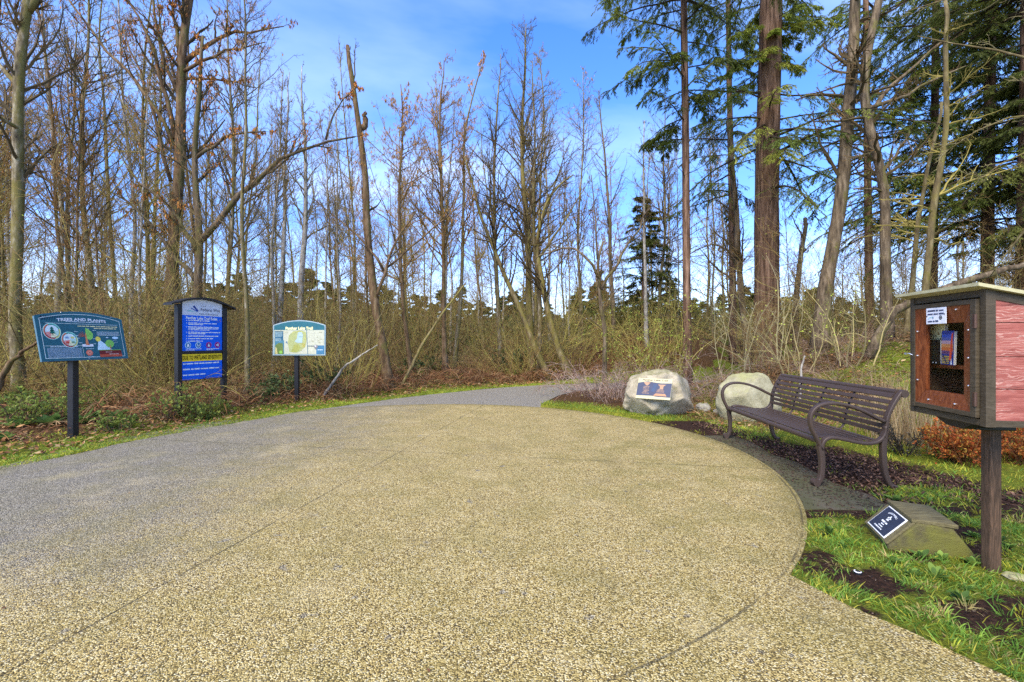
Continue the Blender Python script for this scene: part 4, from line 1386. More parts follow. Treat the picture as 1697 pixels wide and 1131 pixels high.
# ------------------------------------------------------------------ boulders and stones
def rock_mesh(name, size, seed, mat, sub=5, rough=0.10, flat=None, power=2.6, cut=()):
    bm = bmesh.new()
    bmesh.ops.create_icosphere(bm, subdivisions=sub, radius=1.0)
    sd = Vector((seed * 3.1, seed * 1.7, seed * 5.3))
    for v in bm.verts:
        p = v.co.copy()
        r_ = (abs(p.x) ** power + abs(p.y) ** power + abs(p.z) ** power) ** (-1 / power)
        n_ = mnoise.fractal(p * 1.3 + sd, 0.8, 2.1, 5) * rough * 1.6 + mnoise.noise(p * 7 + sd) * rough * 0.18 + mnoise.noise(p * 19 + sd) * rough * 0.07
        p = p * r_ * (1 + n_)
        v.co = Vector((p.x * size[0] / 2, p.y * size[1] / 2, p.z * size[2] / 2))
        for (pn, pd) in cut:
            pn_ = Vector(pn).normalized()
            h_ = v.co.dot(pn_) - pd
            if h_ > 0:
                v.co -= pn_ * h_ * 0.92
    for f in bm.faces:
        f.smooth = True
    me = bpy.data.meshes.new(name)
    bm.to_mesh(me)
    bm.free()
    me.materials.append(mat)
    return me


bc = Vector((2.72, 8.55, 0.30))
pn = Vector((-0.46, -0.73, 0.50)).normalized()
pr = Vector((0.73, -0.46, 0)).normalized()
pu = pn.cross(pr)
pc = Vector(P(1084, 645, 8.05))
bt = thing('plaque_boulder', 'big rounded grey boulder carrying a cream and blue plaque', 'boulder', (bc.x, bc.y, 0))
me = rock_mesh('boulder', (1.24, 1.05, 0.96), 4, M_ROCK, 5, 0.13, cut=((tuple(pn), (pc - bc).dot(pn) - 0.012), ((0.8, -0.5, 0.35), 0.52), ((0.3, -0.7, -0.6), 0.44), ((-0.75, -0.3, 0.6), 0.55), ((-0.6, -0.5, -0.6), 0.50)))
link('stone', me, bt, Matrix.Translation((0, 0, bc.z)))
Mp = Matrix((pr, pu, pn)).transposed().to_4x4()
Mp.translation = pc - Vector((bc.x, bc.y, 0))
pb = MB()
pw, ph = 0.60, 0.40
bevbox(pb, (0, 0, 0), (pw, ph, 0.025), 0.003, Mp, s2l((180, 174, 138)))
pq = pb.build('plaque', PRINT, bt)
p = Print()
p.poly([(-pw / 2 + .004, -ph / 2 + .055), (-0.02, -ph / 2 + .062), (0.06, -ph / 2 + .048), (pw / 2 - .004, -ph / 2 + .045), (pw / 2 - .004, ph / 2 - .082), (0.12, ph / 2 - .092), (-0.02, ph / 2 - .078), (-0.12, ph / 2 - .062), (-0.20, ph / 2 - .075), (-pw / 2 + .004, ph / 2 - .10)], (50, 58, 84), 1)
p.poly([(-0.02, 0.09), (0.05, 0.08), (0.04, 0.0), (0.0, -0.07), (-0.05, -0.05), (-0.03, 0.02)], (42, 64, 96), 2)
rr_ = random.Random(9)
TAN = (158, 126, 100)
p.poly([(-0.20, 0.125), (-0.07, 0.12), (-0.115, 0.055), (-0.145, 0.055)], TAN, 3)
for k in range(6):
    p.fine(-0.20 + rr_.uniform(0, .03), 0.03 - k * 0.026, -0.07 - rr_.uniform(0, .03), 0.014, TAN, 3, rr_)
p.poly([(0.06, 0.085), (0.20, 0.085), (0.16, 0.045), (0.16, 0.0), (0.10, 0.0), (0.10, 0.045)], TAN, 3)
for k in range(4):
    p.fine(0.07 - k * 0.008, -0.012 - k * 0.018, 0.18, 0.012, TAN, 3, rr_)
p.poly([(0.04, -0.09), (0.20, -0.09), (0.235, -0.135), (0.0, -0.135)], (165, 122, 90), 3)
p.build('printed_picture', PRINT, pq, Mp @ Matrix.Translation((0, 0, 0.0125)))
p = Print()
p.text('Panther Lake Trail', 0.0, ph / 2 - .034, 0.034, (90, 84, 66), 1, 0.44, 0.03)
p.build('heading', PRINT, pq, Mp @ Matrix.Translation((0, 0, 0.0125)))

o = link('boulder', rock_mesh('boulder_pale', (0.94, 0.85, 0.94), 9, M_ROCK2, 5, 0.09, cut=(((-0.7, -0.2, 0.7), 0.40), ((-0.2, -0.9, 0.25), 0.36), ((0.7, -0.5, 0.5), 0.42), ((-0.8, -0.5, -0.4), 0.42))))
o.location = (4.02, 7.75, 0.33)
o.rotation_euler = (0, 0.10, 0.4)
tag(o, 'pale greenish boulder without a plaque seen behind the bench', 'boulder')
for k, (px_, py_, w_, lab) in enumerate(((1166, 680, 0.26, 'small grey stone at the right foot of the plaque boulder'), (1190, 684, 0.15, 'smallest pale stone between the bench arm and the plaque boulder'),
                                         (1683, 962, 0.105, 'flat pale stone in the grass at the foot of the book box post'), (1444, 618, 0.16, 'white lump lying on the leaf covered bank behind the bench'))):
    d_ = {0: 8.6, 1: 8.3, 2: 2.57, 3: 8.2}[k]
    x_ = (px_ - CX) / F * d_
    o = link('stone', rock_mesh('stone', (w_, w_ * 0.8, w_ * (0.72 if k != 2 else 0.3)), 20 + k, M_STONE if k < 2 else M_ROCK2, 4, 0.14))
    o.location = (x_, d_, T1(x_, d_) + w_ * (0.25 if k != 2 else 0.08))
    tag(o, lab, 'stone')


# ------------------------------------------------------------------ low mossy marker with its plaque
def marker():
    f0, f1 = Vector((2.42, 2.93, 0)), Vector((2.56, 3.30, 0))      # foot of the plaque face, near and far end
    ax = (f1 - f0).normalized()
    rt = Vector((ax.y, -ax.x, 0))
    s = thing('plaque_marker', 'low mossy concrete marker with a black and white plaque in the grass', 'marker', f0)
    prof = [(0, -0.04), (0.0, 0.02), (0.150, 0.180), (0.335, 0.172), (0.440, 0.03), (0.450, -0.04)]
    Ln = (f1 - f0).length
    M = Matrix((rt, Vector((0, 0, 1)), -ax)).transposed().to_4x4()   # (across, up, towards viewer)
    mb = MB()
    prism(mb, prof, -Ln, 0, M)
    me_ = mb.mesh('concrete_body', M_MARK)
    bm = bmesh.new()
    bm.from_mesh(me_)
    bmesh.ops.bevel(bm, geom=bm.edges[:], offset=0.012, segments=2, profile=0.5, affect='EDGES')
    bmesh.ops.subdivide_edges(bm, edges=[e_ for e_ in bm.edges if e_.calc_length() > 0.1], cuts=4, use_grid_fill=True)
    for v in bm.verts:
        v.co += Vector((mnoise.noise(v.co * 9), mnoise.noise(v.co * 9 + Vector((5, 5, 5))), mnoise.noise(v.co * 9 + Vector((9, 1, 3))))) * 0.008
    bm.to_mesh(me_)
    bm.free()
    link('concrete_body', me_, s)
    mb = MB()
    q_ = M @ Matrix.Translation((0.245, 0.191, -Ln / 2)) @ Matrix.Rotation(R(-2.3), 4, 'Z')
    bevbox(mb, (0, 0, 0), (0.235, 0.026, Ln - 0.02), 0.006, q_)
    mb.build('top_plank', M_OLDWOOD, s)
    # plaque frame on the sloping face: u along the face, v up the slope
    up = (rt * 0.150 + Vector((0, 0, 0.160))).normalized()
    rgt = -ax
    nn_ = rgt.cross(up).normalized()
    Q = Matrix((rgt, up, nn_)).transposed().to_4x4()
    Q.translation = f1 * 0 + (ax * Ln * 0.5) + rt * 0.076 + Vector((0, 0, 0.100)) + nn_ * 0.012
    mb = MB()
    bevbox(mb, (0, 0.0, -0.004), (Ln - 0.02, 0.215, 0.014), 0.004, Q)
    mb.build('backing_board', M_OLDWOOD, s)
    mb = MB()
    w, h_ = 0.275, 0.185
    bevbox(mb, (0, 0.0, 0.007), (w, h_, 0.006), 0.001, Q, s2l((232, 234, 236)))
    pl_ = mb.build('plaque', PRINT, s)
    p_ = Print()
    p_.rect(-w / 2 + .007, -h_ / 2 + .007, w / 2 - .007, h_ / 2 - .007, (44, 50, 66), 1)
    p_.arctext('EAGLE PROJECT', 0, 0.062, 0.016, 0.125, 0.012, WHITE, 2, 0.03)
    # trefoil emblem
    for dx, dy, rx, ry in ((-0.013, 0.026, 0.010, 0.007), (0.013, 0.026, 0.010, 0.007), (0.0, 0.034, 0.008, 0.013), (0.0, 0.014, 0.009, 0.009), (-0.012, 0.010, 0.007, 0.004), (0.012, 0.010, 0.007, 0.004)):
        p_.disc(dx, dy, rx, WHITE, 2, ry, 14)
    p_.disc(0, 0.024, 0.006, (44, 50, 66), 3, None, 12)
    r_ = random.Random(12)
    p_.fine(-0.045, -0.018, 0.045, 0.018, WHITE, 2, r_)
    p_.fine(-0.02, -0.034, 0.02, 0.011, WHITE, 2, r_)
    p_.fine(-0.03, -0.050, 0.03, 0.011, WHITE, 2, r_)
    p_.fine(-0.065, -0.068, 0.065, 0.012, WHITE, 2, r_)
    p_.build('lettering', PRINT, pl_, Q @ Matrix.Translation((0, 0, 0.0103)))


marker()

#@@PART3
# ------------------------------------------------------------------ growing things
def grow(S, D, L, R0, n, wander=0.12, trop=0.05, rend=0.25, droop=0.0):
    S, D = np.asarray(S, float), np.asarray(D, float).copy()
    M = len(S)
    Pp = np.zeros((M, n, 3))
    Pp[:, 0] = S
    step = (np.asarray(L) / (n - 1))[:, None]
    for i in range(1, n):
        D = D + rng.normal(0, wander, (M, 3))
        D[:, 2] += trop - droop * i / n
        D = norm(D)
        Pp[:, i] = Pp[:, i - 1] + D * step
    t = np.linspace(0, 1, n)
    return Pp, np.asarray(R0)[:, None] * (1 - t * (1 - rend))


def at_t(Pp, Rr, idx, t):
    n = Pp.shape[1]
    f = t * (n - 1)
    i = np.minimum(f.astype(int), n - 2)
    w = (f - i)[:, None]
    a, b = Pp[idx, i], Pp[idx, i + 1]
    return a * (1 - w) + b * w, norm(b - a), Rr[idx, i] * (1 - w[:, 0]) + Rr[idx, i + 1] * w[:, 0]


def tilt(Tn, ang, az=None):
    """turn unit vectors Tn by ang about a random axis"""
    rnd = rng.normal(0, 1, Tn.shape)
    perp = norm(rnd - (rnd * Tn).sum(-1, keepdims=True) * Tn)
    return norm(np.cos(ang)[:, None] * Tn + np.sin(ang)[:, None] * perp)


def sprout(Pp, Rr, k, t0, t1, a0, a1, l0, l1, rk=0.55, taper=0.6):
    M = len(Pp)
    idx = np.repeat(np.arange(M), k)
    t = rng.uniform(t0, t1, len(idx))
    S, Tn, rad = at_t(Pp, Rr, idx, t)
    D = tilt(Tn, np.radians(rng.uniform(a0, a1, len(idx))))
    pl = np.linalg.norm(np.diff(Pp, axis=1), axis=2).sum(1)[idx]
    return S, D, pl * rng.uniform(l0, l1, len(idx)) * (1 - taper * t), np.maximum(rad * rk, 0.0022)


def leafquads(mb, P0, A, L, W, col, mi=0, nrm=None):
    """diamond leaves: base points, axis, length, width"""
    P0 = np.asarray(P0, float)
    A = norm(np.asarray(A, float))
    N = len(P0)
    rnd = rng.normal(0, 1, (N, 3)) if nrm is None else nrm + rng.normal(0, 0.35, (N, 3))
    S = norm(np.cross(A, rnd))
    L, W = np.broadcast_to(L, (N,))[:, None], np.broadcast_to(W, (N,))[:, None]
    V = np.stack([P0, P0 + A * L * 0.45 + S * W / 2, P0 + A * L, P0 + A * L * 0.45 - S * W / 2], 1).reshape(-1, 3)
    q_ = np.arange(N * 4).reshape(N, 4)
    mb.add(V, [q_], np.repeat(np.broadcast_to(col, (N, 3)), 4, 0), mi)


def ribbons(mb, P0, D, L, W, droop, nseg, col, mi=0, tip=0.1):
    """bent blades: base points, start direction, length, width; droop bends them over"""
    P0 = np.asarray(P0, float)
    N = len(P0)
    D = norm(np.asarray(D, float))
    L, W, droop = (np.broadcast_to(v, (N,)) for v in (L, W, droop))
    t = np.linspace(0, 1, nseg + 1)
    ce = P0[:, None] + D[:, None] * (L[:, None] * t)[..., None]
    ce[:, :, 2] -= droop[:, None] * L[:, None] * t ** 2
    side = norm(np.cross(D, rng.normal(0, 1, (N, 3))))
    w = W[:, None] * (1 - (1 - tip) * t ** 1.5) / 2
    V = np.stack([ce - side[:, None] * w[..., None], ce + side[:, None] * w[..., None]], 2)
    ix = np.arange(N * (nseg + 1) * 2).reshape(N, nseg + 1, 2)
    q_ = np.stack([ix[:, :-1, 0], ix[:, :-1, 1], ix[:, 1:, 1], ix[:, 1:, 0]], -1).reshape(-1, 4)
    mb.add(V.reshape(-1, 3), [q_], np.repeat(np.broadcast_to(col, (N, 3)), (nseg + 1) * 2, 0), mi)


def pick(cols, n, var=0.2):
    c = np.array(cols)[rng.integers(0, len(cols), n)]
    return c * rng.uniform(1 - var, 1 + var, (n, 1))


TW_DARK = (0.085, 0.062, 0.028)
TW_OLIVE = (0.29, 0.235, 0.06)
TW_RED = (0.19, 0.112, 0.038)
TW_GREY = (0.20, 0.16, 0.08)
CATKIN = [(0.40, 0.19, 0.05), (0.32, 0.14, 0.04), (0.44, 0.24, 0.07)]
RUST = [(0.42, 0.15, 0.03), (0.34, 0.12, 0.03), (0.46, 0.22, 0.05)]
BUD = [(0.30, 0.36, 0.05), (0.22, 0.28, 0.045), (0.36, 0.38, 0.08)]


def add_twigs(mb, P1, R1, k2, k3, c2, c3, l2=(0.25, 0.5), l3=(0.25, 0.5), ang=(25, 60), trop=0.06, n2=5, n3=4, rmin=0.0030, wander=0.16):
    """two further orders of branching on limbs P1; returns the finest twigs"""
    S, D, L, r = sprout(P1, R1, k2, 0.12, 1.0, ang[0], ang[1], *l2)
    P2, R2 = grow(S, D, L, np.maximum(r, rmin * 1.5), n2, wander, trop, 0.35)
    V, f = tubes(P2, R2, 3, False)
    mb.add(V, f, c2)
    if k3 <= 0:
        return P2
    S, D, L, r = sprout(P2, R2, k3, 0.1, 1.0, ang[0], ang[1], *l3)
    P3, R3 = grow(S, D, L, np.maximum(r, rmin), n3, wander, trop, 0.5)
    V, f = tubes(P3, R3, 3, False)
    mb.add(V, f, c3)
    return P3


def hang(mb, P3, n, cols, L=(0.05, 0.09), W=(0.010, 0.016), down=True, spread=0.25, region=None):
    idx = rng.integers(0, len(P3), n)
    t = rng.uniform(0.2, 1.0, n)
    p_, Tn, _ = at_t(P3, np.ones(P3.shape[:2]), idx, t)
    A = np.tile([0, 0, -1.0], (n, 1)) + rng.normal(0, spread, (n, 3)) if down else Tn + rng.normal(0, 0.6, (n, 3))
    leafquads(mb, p_, A, rng.uniform(*L, n), rng.uniform(*W, n), pick(cols, n))


def bare_tree(trunk, tr, n1=26, t0=0.25, base_len=2.4, ang=(28, 55), k2=9, k3=6, twig=(TW_DARK, TW_RED), catkins=0, ccol=CATKIN, limbs=(), trop=0.07, tip_r=None, sides=9, lenpow=1.0, wander=0.13, rough=0.06):
    """trunk: polyline (world or local), tr: radii at its ends -> trunk mesh builder, crown mesh builder"""
    n = 22
    tp = resample(trunk, n)
    sm = tp.copy()
    wob = rng.normal(0, 1, (n, 2))
    for _ in range(3):
        wob[1:-1] = 0.25 * wob[:-2] + 0.5 * wob[1:-1] + 0.25 * wob[2:]
    sm[1:-1, :2] += wob[1:-1] * min(tr[0], .1) * 0.5
    tt = np.linspace(0, 1, n)
    rad = tr[0] * (1 - tt) ** 0.8 * (1 - tr[1] / tr[0]) + tr[1]
    rad = rad * (1 + 0.55 * np.exp(-tt * n / 1.3)) * (1 + rng.normal(0, rough, n) * 0.6)
    tm = MB()
    V, f = tubes(sm[None], rad[None], sides)
    tm.add(V, f)
    cm = MB()
    t = rng.uniform(t0, 1.0, n1) ** 0.9
    t = np.clip(t, t0, 0.995)
    S, Tn, rr = at_t(sm[None], rad[None], np.zeros(n1, int), t)
    D = tilt(Tn, np.radians(rng.uniform(*ang, n1)))
    L = base_len * rng.uniform(0.55, 1.15, n1) * np.clip(1.15 - ((t - t0) / (1 - t0)) ** lenpow, 0.18, 1)
    P1, R1 = grow(S, D, L, np.clip(rr * 0.42, 0.006, 0.05), 8, wander, trop, 0.25)
    V, f = tubes(P1, R1, 4, False)
    cm.add(V, f, twig[0])
    lims = []
    for lp, lr in limbs:
        q_ = resample(lp, 8)
        q_[1:-1] += rng.normal(0, lr[0] * 0.5, (6, 3))
        lims.append((q_, lr[0] + (lr[1] - lr[0]) * np.linspace(0, 1, 8)))
    if lims:
        LP, LR = np.stack([a for a, b in lims]), np.stack([b for a, b in lims])
        V, f = tubes(LP, LR, 7)
        tm.add(V, f)
        S, D, L, r = sprout(LP, LR, 7, 0.25, 1.0, 20, 60, 0.2, 0.42)
        Px, Rx = grow(S, D, L, np.clip(r, 0.006, 0.03), 8, wander, trop, 0.25)
        V, f = tubes(Px, Rx, 4, False)
        cm.add(V, f, twig[0])
        P1, R1 = np.concatenate([P1, Px]), np.concatenate([R1, Rx])
    P3 = add_twigs(cm, P1, R1, k2, k3, twig[0], twig[1], trop=trop)
    if catkins:
        hang(cm, P3, catkins, ccol, (.05, .10), (.018, .032) if ccol is RUST else (.012, .020))
    return tm, cm, P3


def plant_tree(name, label, base, tm, cm, bark, group=None, cat='tree', parts=None, smooth=True):
    """meshes given in world coordinates; the thing sits at the foot of the trunk"""
    s = thing(name, label, cat, base, 0, group)
    K = Matrix.Translation(-Vector(base))
    tm.build('trunk', bark, s, K, smooth=smooth)
    cm.build('crown', TWIG, s, K)
    return s


def foot(px, d, dz=0.0):
    x = (px - CX) / F * d
    return (x, d, T1(x, d) + dz)


def trunk_px(pts, d, foot_px=None):
    """trunk polyline from photo pixels at one distance; the first point is set on the ground"""
    w = [P(a, b, d) for a, b in pts]
    fx = w[0][0]
    w[0] = (fx, d, T1(fx, d) - 0.08)
    return w


# ---- single trees that stand out in the photograph
def hero(name, label, pts, d, r, bark, **kw):
    w = trunk_px(pts, d)
    lim = [([P(a, b, d + dd) for a, b, dd in lp], lr) for lp, lr in kw.pop('limbs', [])]
    grp = kw.pop('group', None)
    tm, cm, P3 = bare_tree(w, r, limbs=lim, **kw)
    return plant_tree(name, label, (w[0][0], d, w[0][2] + 0.08), tm, cm, bark, grp), P3


hero('bare_tree', 'stout pale grey and mossy trunk at the left edge of the wood', [(30, 660), (24, 500), (28, 330), (36, 180), (40, 90), (48, 0), (58, -140), (66, -260)], 9.0, (0.095, 0.07), B_ALDER,
     n1=26, t0=0.35, base_len=1.9, k2=9, k3=6, limbs=[([(36, 150, 0), (0, 110, 0.1), (-50, 70, 0.3)], (0.05, 0.02)), ([(34, 215, 0), (-10, 190, -0.4), (-60, 140, -.8)], (0.04, 0.02)), ([(48, 20, 0), (75, -40, 0.1), (110, -120, 0.3)], (0.06, 0.02))])
L2, P3a = hero('bare_tree', 'tall dark tree with long upswept limbs and rust brown tufts behind the rules sign', [(270, 640), (282, 500), (294, 360), (297, 230), (300, 110), (312, 0), (325, -130), (335, -220)], 11.0, (0.15, 0.05), B_RED,
     n1=20, t0=0.4, base_len=1.9, k2=9, k3=6, catkins=3500, ccol=RUST,
     limbs=[([(300, 108, 0), (320, 90, 0.1), (352, 66, 0.2), (388, 54, 0.3), (430, 52, 0.4), (470, 44, 0.5)], (0.065, 0.012)),
            ([(302, 120, 0), (335, 100, -.2), (380, 82, -.3), (440, 70, -.4)], (0.045, 0.01)),
            ([(298, 132, 0), (340, 128, .2), (390, 138, .3), (425, 146, .4)], (0.035, 0.01)),
            ([(292, 250, 0), (262, 180, .1), (230, 130, .2), (160, 70, .3), (120, 20, .4), (95, -30, .5)], (0.05, 0.02)),
            ([(290, 230, 0), (272, 150, -.1), (262, 80, -.2), (240, 40, -.3), (205, -10, -.4)], (0.06, 0.02)),
            ([(283, 300, 0), (262, 220, .2), (248, 160, .3), (222, 100, .4), (205, 50, .5)], (0.045, 0.015)),
            ([(297, 160, 0), (275, 110, .1), (258, 40, .2), (252, -30, .3)], (0.05, 0.02)),
            ([(300, 90, 0), (290, 40, -.1), (275, -20, -.2)], (0.05, 0.02))])
hero('bare_tree', 'mossy forked tree whose long limb arches over to the right behind the rules sign', [(318, 640), (326, 520), (330, 420), (326, 330), (322, 250), (330, 150), (336, 60)], 10.6, (0.105, 0.03), B_GREY,
     n1=18, t0=0.45, base_len=1.6, k2=9, k3=6, catkins=2600, ccol=RUST,
     limbs=[([(332, 400, 0), (350, 368, .1), (395, 330, .2), (430, 285, .4), (470, 255, .5), (520, 236, .6), (588, 227, .8)], (0.075, 0.02)),
            ([(540, 232, .7), (548, 200, .7), (560, 172, .7), (590, 145, .7)], (0.03, 0.008)),
            ([(324, 262, 0), (355, 236, .1), (390, 222, .2), (440, 218, .3)], (0.045, 0.012)),
            ([(330, 420, 0), (300, 370, -.1), (270, 330, -.2), (225, 300, -.4)], (0.06, 0.02)),
            ([(328, 470, 0), (280, 410, .2), (230, 350, .3), (195, 320, .4)], (0.06, 0.02))])
hero('dead_snag', 'bare broken snag with a splintered top, tallest stem left of the catkin trees', [(646, 648), (632, 570), (618, 470), (607, 380), (603, 310), (598, 215), (586, 140), (576, 76)], 12.2, (0.125, 0.05), B_RED,
     n1=7, t0=0.45, base_len=0.8, k2=4, k3=3, limbs=[([(588, 160, 0), (586, 120, 0), (590, 72, 0)], (0.025, 0.008)), ([(600, 212, 0), (604, 200, .05), (606, 188, .1)], (0.09, 0.05)),
                                                      ([(622, 500, 0), (640, 450, -.1), (655, 395, -.2), (690, 350, -.3)], (0.05, 0.015)), ([(636, 450, -.1), (606, 400, -.2), (560, 362, -.3), (520, 330, -.4)], (0.035, 0.01)),
                                                      ([(640, 445, -.1), (690, 400, 0), (730, 370, .2), (780, 330, .3)], (0.03, 0.01))])
hero('catkin_tree', 'slim tree hung with orange brown catkins nearest the broken snag', [(684, 630), (668, 500), (662, 400), (664, 300), (668, 200), (664, 140)], 13.5, (0.07, 0.012), B_RED, n1=44, t0=0.28, base_len=3.0, ang=(25, 65), catkins=3600, twig=(TW_RED, TW_OLIVE))
hero('catkin_tree', 'slim tree thick with orange catkins in the middle of the wood', [(738, 630), (736, 480), (732, 340), (728, 220), (736, 100)], 15.0, (0.085, 0.012), B_RED, n1=46, t0=0.28, base_len=3.2, ang=(25, 65), catkins=3400, twig=(TW_RED, TW_OLIVE))
hero('catkin_tree', 'leaning catkin tree with a whip like top right of the middle of the wood', [(752, 634), (764, 480), (770, 330), (768, 220), (790, 130), (806, 92)], 16.0, (0.08, 0.012), B_ALDER, n1=30, t0=0.35, base_len=2.0, catkins=1800, twig=(TW_RED, TW_DARK))
hero('bare_tree', 'tallest bare tree at the bend of the gravel path', [(884, 632), (880, 520), (872, 400), (866, 280), (868, 170), (872, 40)], 16.2, (0.14, 0.012), B_MOSS, n1=54, t0=0.25, base_len=3.6, ang=(22, 55))
hero('bare_tree', 'mossy trunk leaning left into the tallest bare tree at the bend', [(912, 630), (880, 560), (852, 490), (826, 430), (802, 380), (786, 330), (770, 260)], 15.4, (0.11, 0.02), B_MOSS, n1=18, t0=0.35, base_len=1.9)
hero('bare_tree', 'mossy stem leaning right with its foot at the bend of the path', [(944, 628), (920, 560), (900, 490), (888, 400), (905, 330), (950, 290)], 15.6, (0.13, 0.02), B_MOSS, n1=20, t0=0.3, base_len=2.0, limbs=[([(892, 430, 0), (920, 390, .1), (950, 345, .2), (975, 300, .3)], (0.05, 0.01))])
hero('bare_tree', 'slender upright tree left of the tallest bare tree', [(832, 626), (824, 500), (818, 380), (820, 260), (826, 130), (830, 90)], 17.0, (0.10, 0.012), B_ALDER, n1=44, t0=0.3, base_len=3.0)
hero('bare_tree', 'pale double stemmed birch like tree behind the map board', [(498, 640), (500, 520), (504, 420), (506, 330), (502, 210), (500, 110)], 15.0, (0.12, 0.012), B_PALE, n1=28, t0=0.4, base_len=1.8, twig=(TW_GREY, TW_RED))
hero('bare_tree', 'pale thin tree just left of the map board', [(462, 640), (466, 500), (470, 380), (474, 260), (480, 120)], 16.0, (0.10, 0.012), B_PALE, n1=26, t0=0.4, base_len=1.8, twig=(TW_GREY, TW_RED))
hero('bare_tree', 'low dark crooked tree with arching boughs behind the brambles', [(1004, 600), (1000, 530), (992, 470), (988, 430), (1000, 400)], 12.6, (0.075, 0.03), B_GREY, n1=10, t0=0.3, base_len=1.4,
     limbs=[([(992, 462, 0), (980, 430, 0), (950, 402, .1), (900, 420, .2), (876, 440, .3)], (0.045, 0.012)), ([(996, 480, 0), (1024, 430, .1), (1050, 395, .1), (1082, 340, .2)], (0.05, 0.012)), ([(990, 430, 0), (988, 370, 0), (980, 290, 0)], (0.03, 0.01))])
hero('bare_tree', 'thin grey tree in front of the small evergreen', [(1072, 600), (1068, 450), (1066, 330), (1068, 200)], 17.5, (0.08, 0.012), B_PALE, n1=22, t0=0.35, base_len=1.6)
hero('bare_tree', 'thin bare tree between the crooked tree and the slim fir', [(1020, 600), (1012, 450), (1004, 300), (992, 150)], 18.0, (0.09, 0.012), B_GREY, n1=26, t0=0.35, base_len=2.0)
# right of the path
hero('bare_tree', 'dark slanting trunk between the slim fir and the big fir', [(1238, 600), (1232, 500), (1222, 390), (1212, 280), (1206, 200)], 14.0, (0.11, 0.06), B_GREY, n1=16, t0=0.3, base_len=1.7,
     limbs=[([(1222, 430, 0), (1200, 405, 0), (1165, 402, .1), (1120, 440, .2)], (0.03, 0.01))])
hero('bare_tree', 'short dead leaning stem right of the big fir', [(1312, 570), (1322, 480), (1330, 410), (1334, 362)], 13.5, (0.10, 0.05), B_GREY, n1=5, t0=0.5, base_len=0.7, k2=4, k3=3, limbs=[([(1330, 400, 0), (1322, 375, 0), (1312, 358, 0)], (0.03, 0.01))])
hero('bare_tree', 'brown trunk leaning right beside the big fir', [(1356, 580), (1366, 500), (1388, 385), (1402, 260), (1408, 160), (1412, 60), (1420, -80), (1424, -200)], 11.0, (0.155, 0.09), B_GREY, n1=22, t0=0.3, base_len=2.2, trop=0.02, ang=(40, 85))
hero('bare_tree', 'crooked trunk with a sharp kink behind the book box', [(1468, 600), (1468, 500), (1466, 400), (1470, 318), (1452, 260), (1436, 190), (1424, 130), (1440, 60), (1462, -20), (1475, -90)], 10.6, (0.115, 0.07), B_GREY, n1=18, t0=0.25, base_len=2.0, trop=0.0, ang=(45, 95),
     limbs=[([(1440, 200, 0), (1465, 160, .2), (1490, 130, .3), (1560, 70, .4)], (0.06, 0.02)), ([(1468, 318, 0), (1440, 312, -.2), (1415, 314, -.4)], (0.03, 0.015)), ([(1438, 180, 0), (1470, 170, -.1), (1530, 140, -.1), (1600, 110, -.2)], (0.05, 0.015))])
hero('bare_tree', 'thin pale stem in front of the dark evergreens above the book box', [(1528, 580), (1536, 420), (1552, 320), (1568, 200), (1570, 90), (1566, 0)], 10.0, (0.075, 0.035), B_MOSS, n1=18, t0=0.25, base_len=1.8, twig=(TW_OLIVE, TW_OLIVE), trop=0.0, ang=(40, 90))
hero('bare_tree', 'slanting thin stem above the left end of the box roof', [(1500, 590), (1515, 430), (1528, 330), (1545, 240), (1560, 170)], 10.8, (0.06, 0.03), B_MOSS, n1=16, t0=0.25, base_len=1.6, twig=(TW_OLIVE, TW_GREY), trop=0.0, ang=(40, 90))

# ---- the forest of slim alders behind: twelve kinds, copied
def generic(h, r, lean, **kw):
    pts = [(0, 0, -0.1)]
    for k in range(1, 6):
        pts.append((lean[0] * (k / 5) ** 1.5 + rng.normal(0, 0.10), lean[1] * (k / 5) ** 1.5 + rng.normal(0, 0.10), h * k / 5))
    tm, cm, P3 = bare_tree(pts, (r, 0.012), **kw)
    return tm, cm


KINDS = []
for i, (h, r, lean, bark, kw) in enumerate([
        (12, .070, (0.2, 0), B_ALDER, dict(n1=44, t0=.28, base_len=3.2, twig=(TW_DARK, TW_RED), catkins=900, ang=(25, 60))),
        (12, .060, (-.7, .2), B_ALDER, dict(n1=40, t0=.30, base_len=2.8, twig=(TW_GREY, TW_RED), ang=(25, 65))),
        (12, .080, (.1, .3), B_PALE, dict(n1=42, t0=.40, base_len=2.4, twig=(TW_GREY, TW_RED), ang=(20, 50), catkins=500)),
        (12, .055, (1.3, 0), B_MOSS, dict(n1=40, t0=.22, base_len=3.4, twig=(TW_OLIVE, TW_DARK), ang=(30, 75))),
        (12, .065, (-1.2, 0), B_RED, dict(n1=44, t0=.28, base_len=3.0, twig=(TW_RED, TW_RED), catkins=1800, ang=(25, 60))),
        (12, .085, (.3, -.2), B_ALDER, dict(n1=52, t0=.25, base_len=3.8, twig=(TW_DARK, TW_OLIVE), ang=(30, 70))),
        (12, .052, (0, 0), B_PALE, dict(n1=36, t0=.4, base_len=2.0, twig=(TW_GREY, TW_DARK), ang=(18, 45))),
        (12, .075, (-.3, .4), B_MOSS, dict(n1=46, t0=.22, base_len=3.4, twig=(TW_OLIVE, TW_RED), catkins=1200, ang=(30, 70))),
        (12, .048, (.6, .2), B_RED, dict(n1=36, t0=.35, base_len=2.2, twig=(TW_RED, TW_DARK), ang=(20, 50)))]):
    tm, cm = generic(h, r, lean, **kw)
    KINDS.append((tm.mesh('trunk', bark, True), cm.mesh('crown', TWIG), bark))
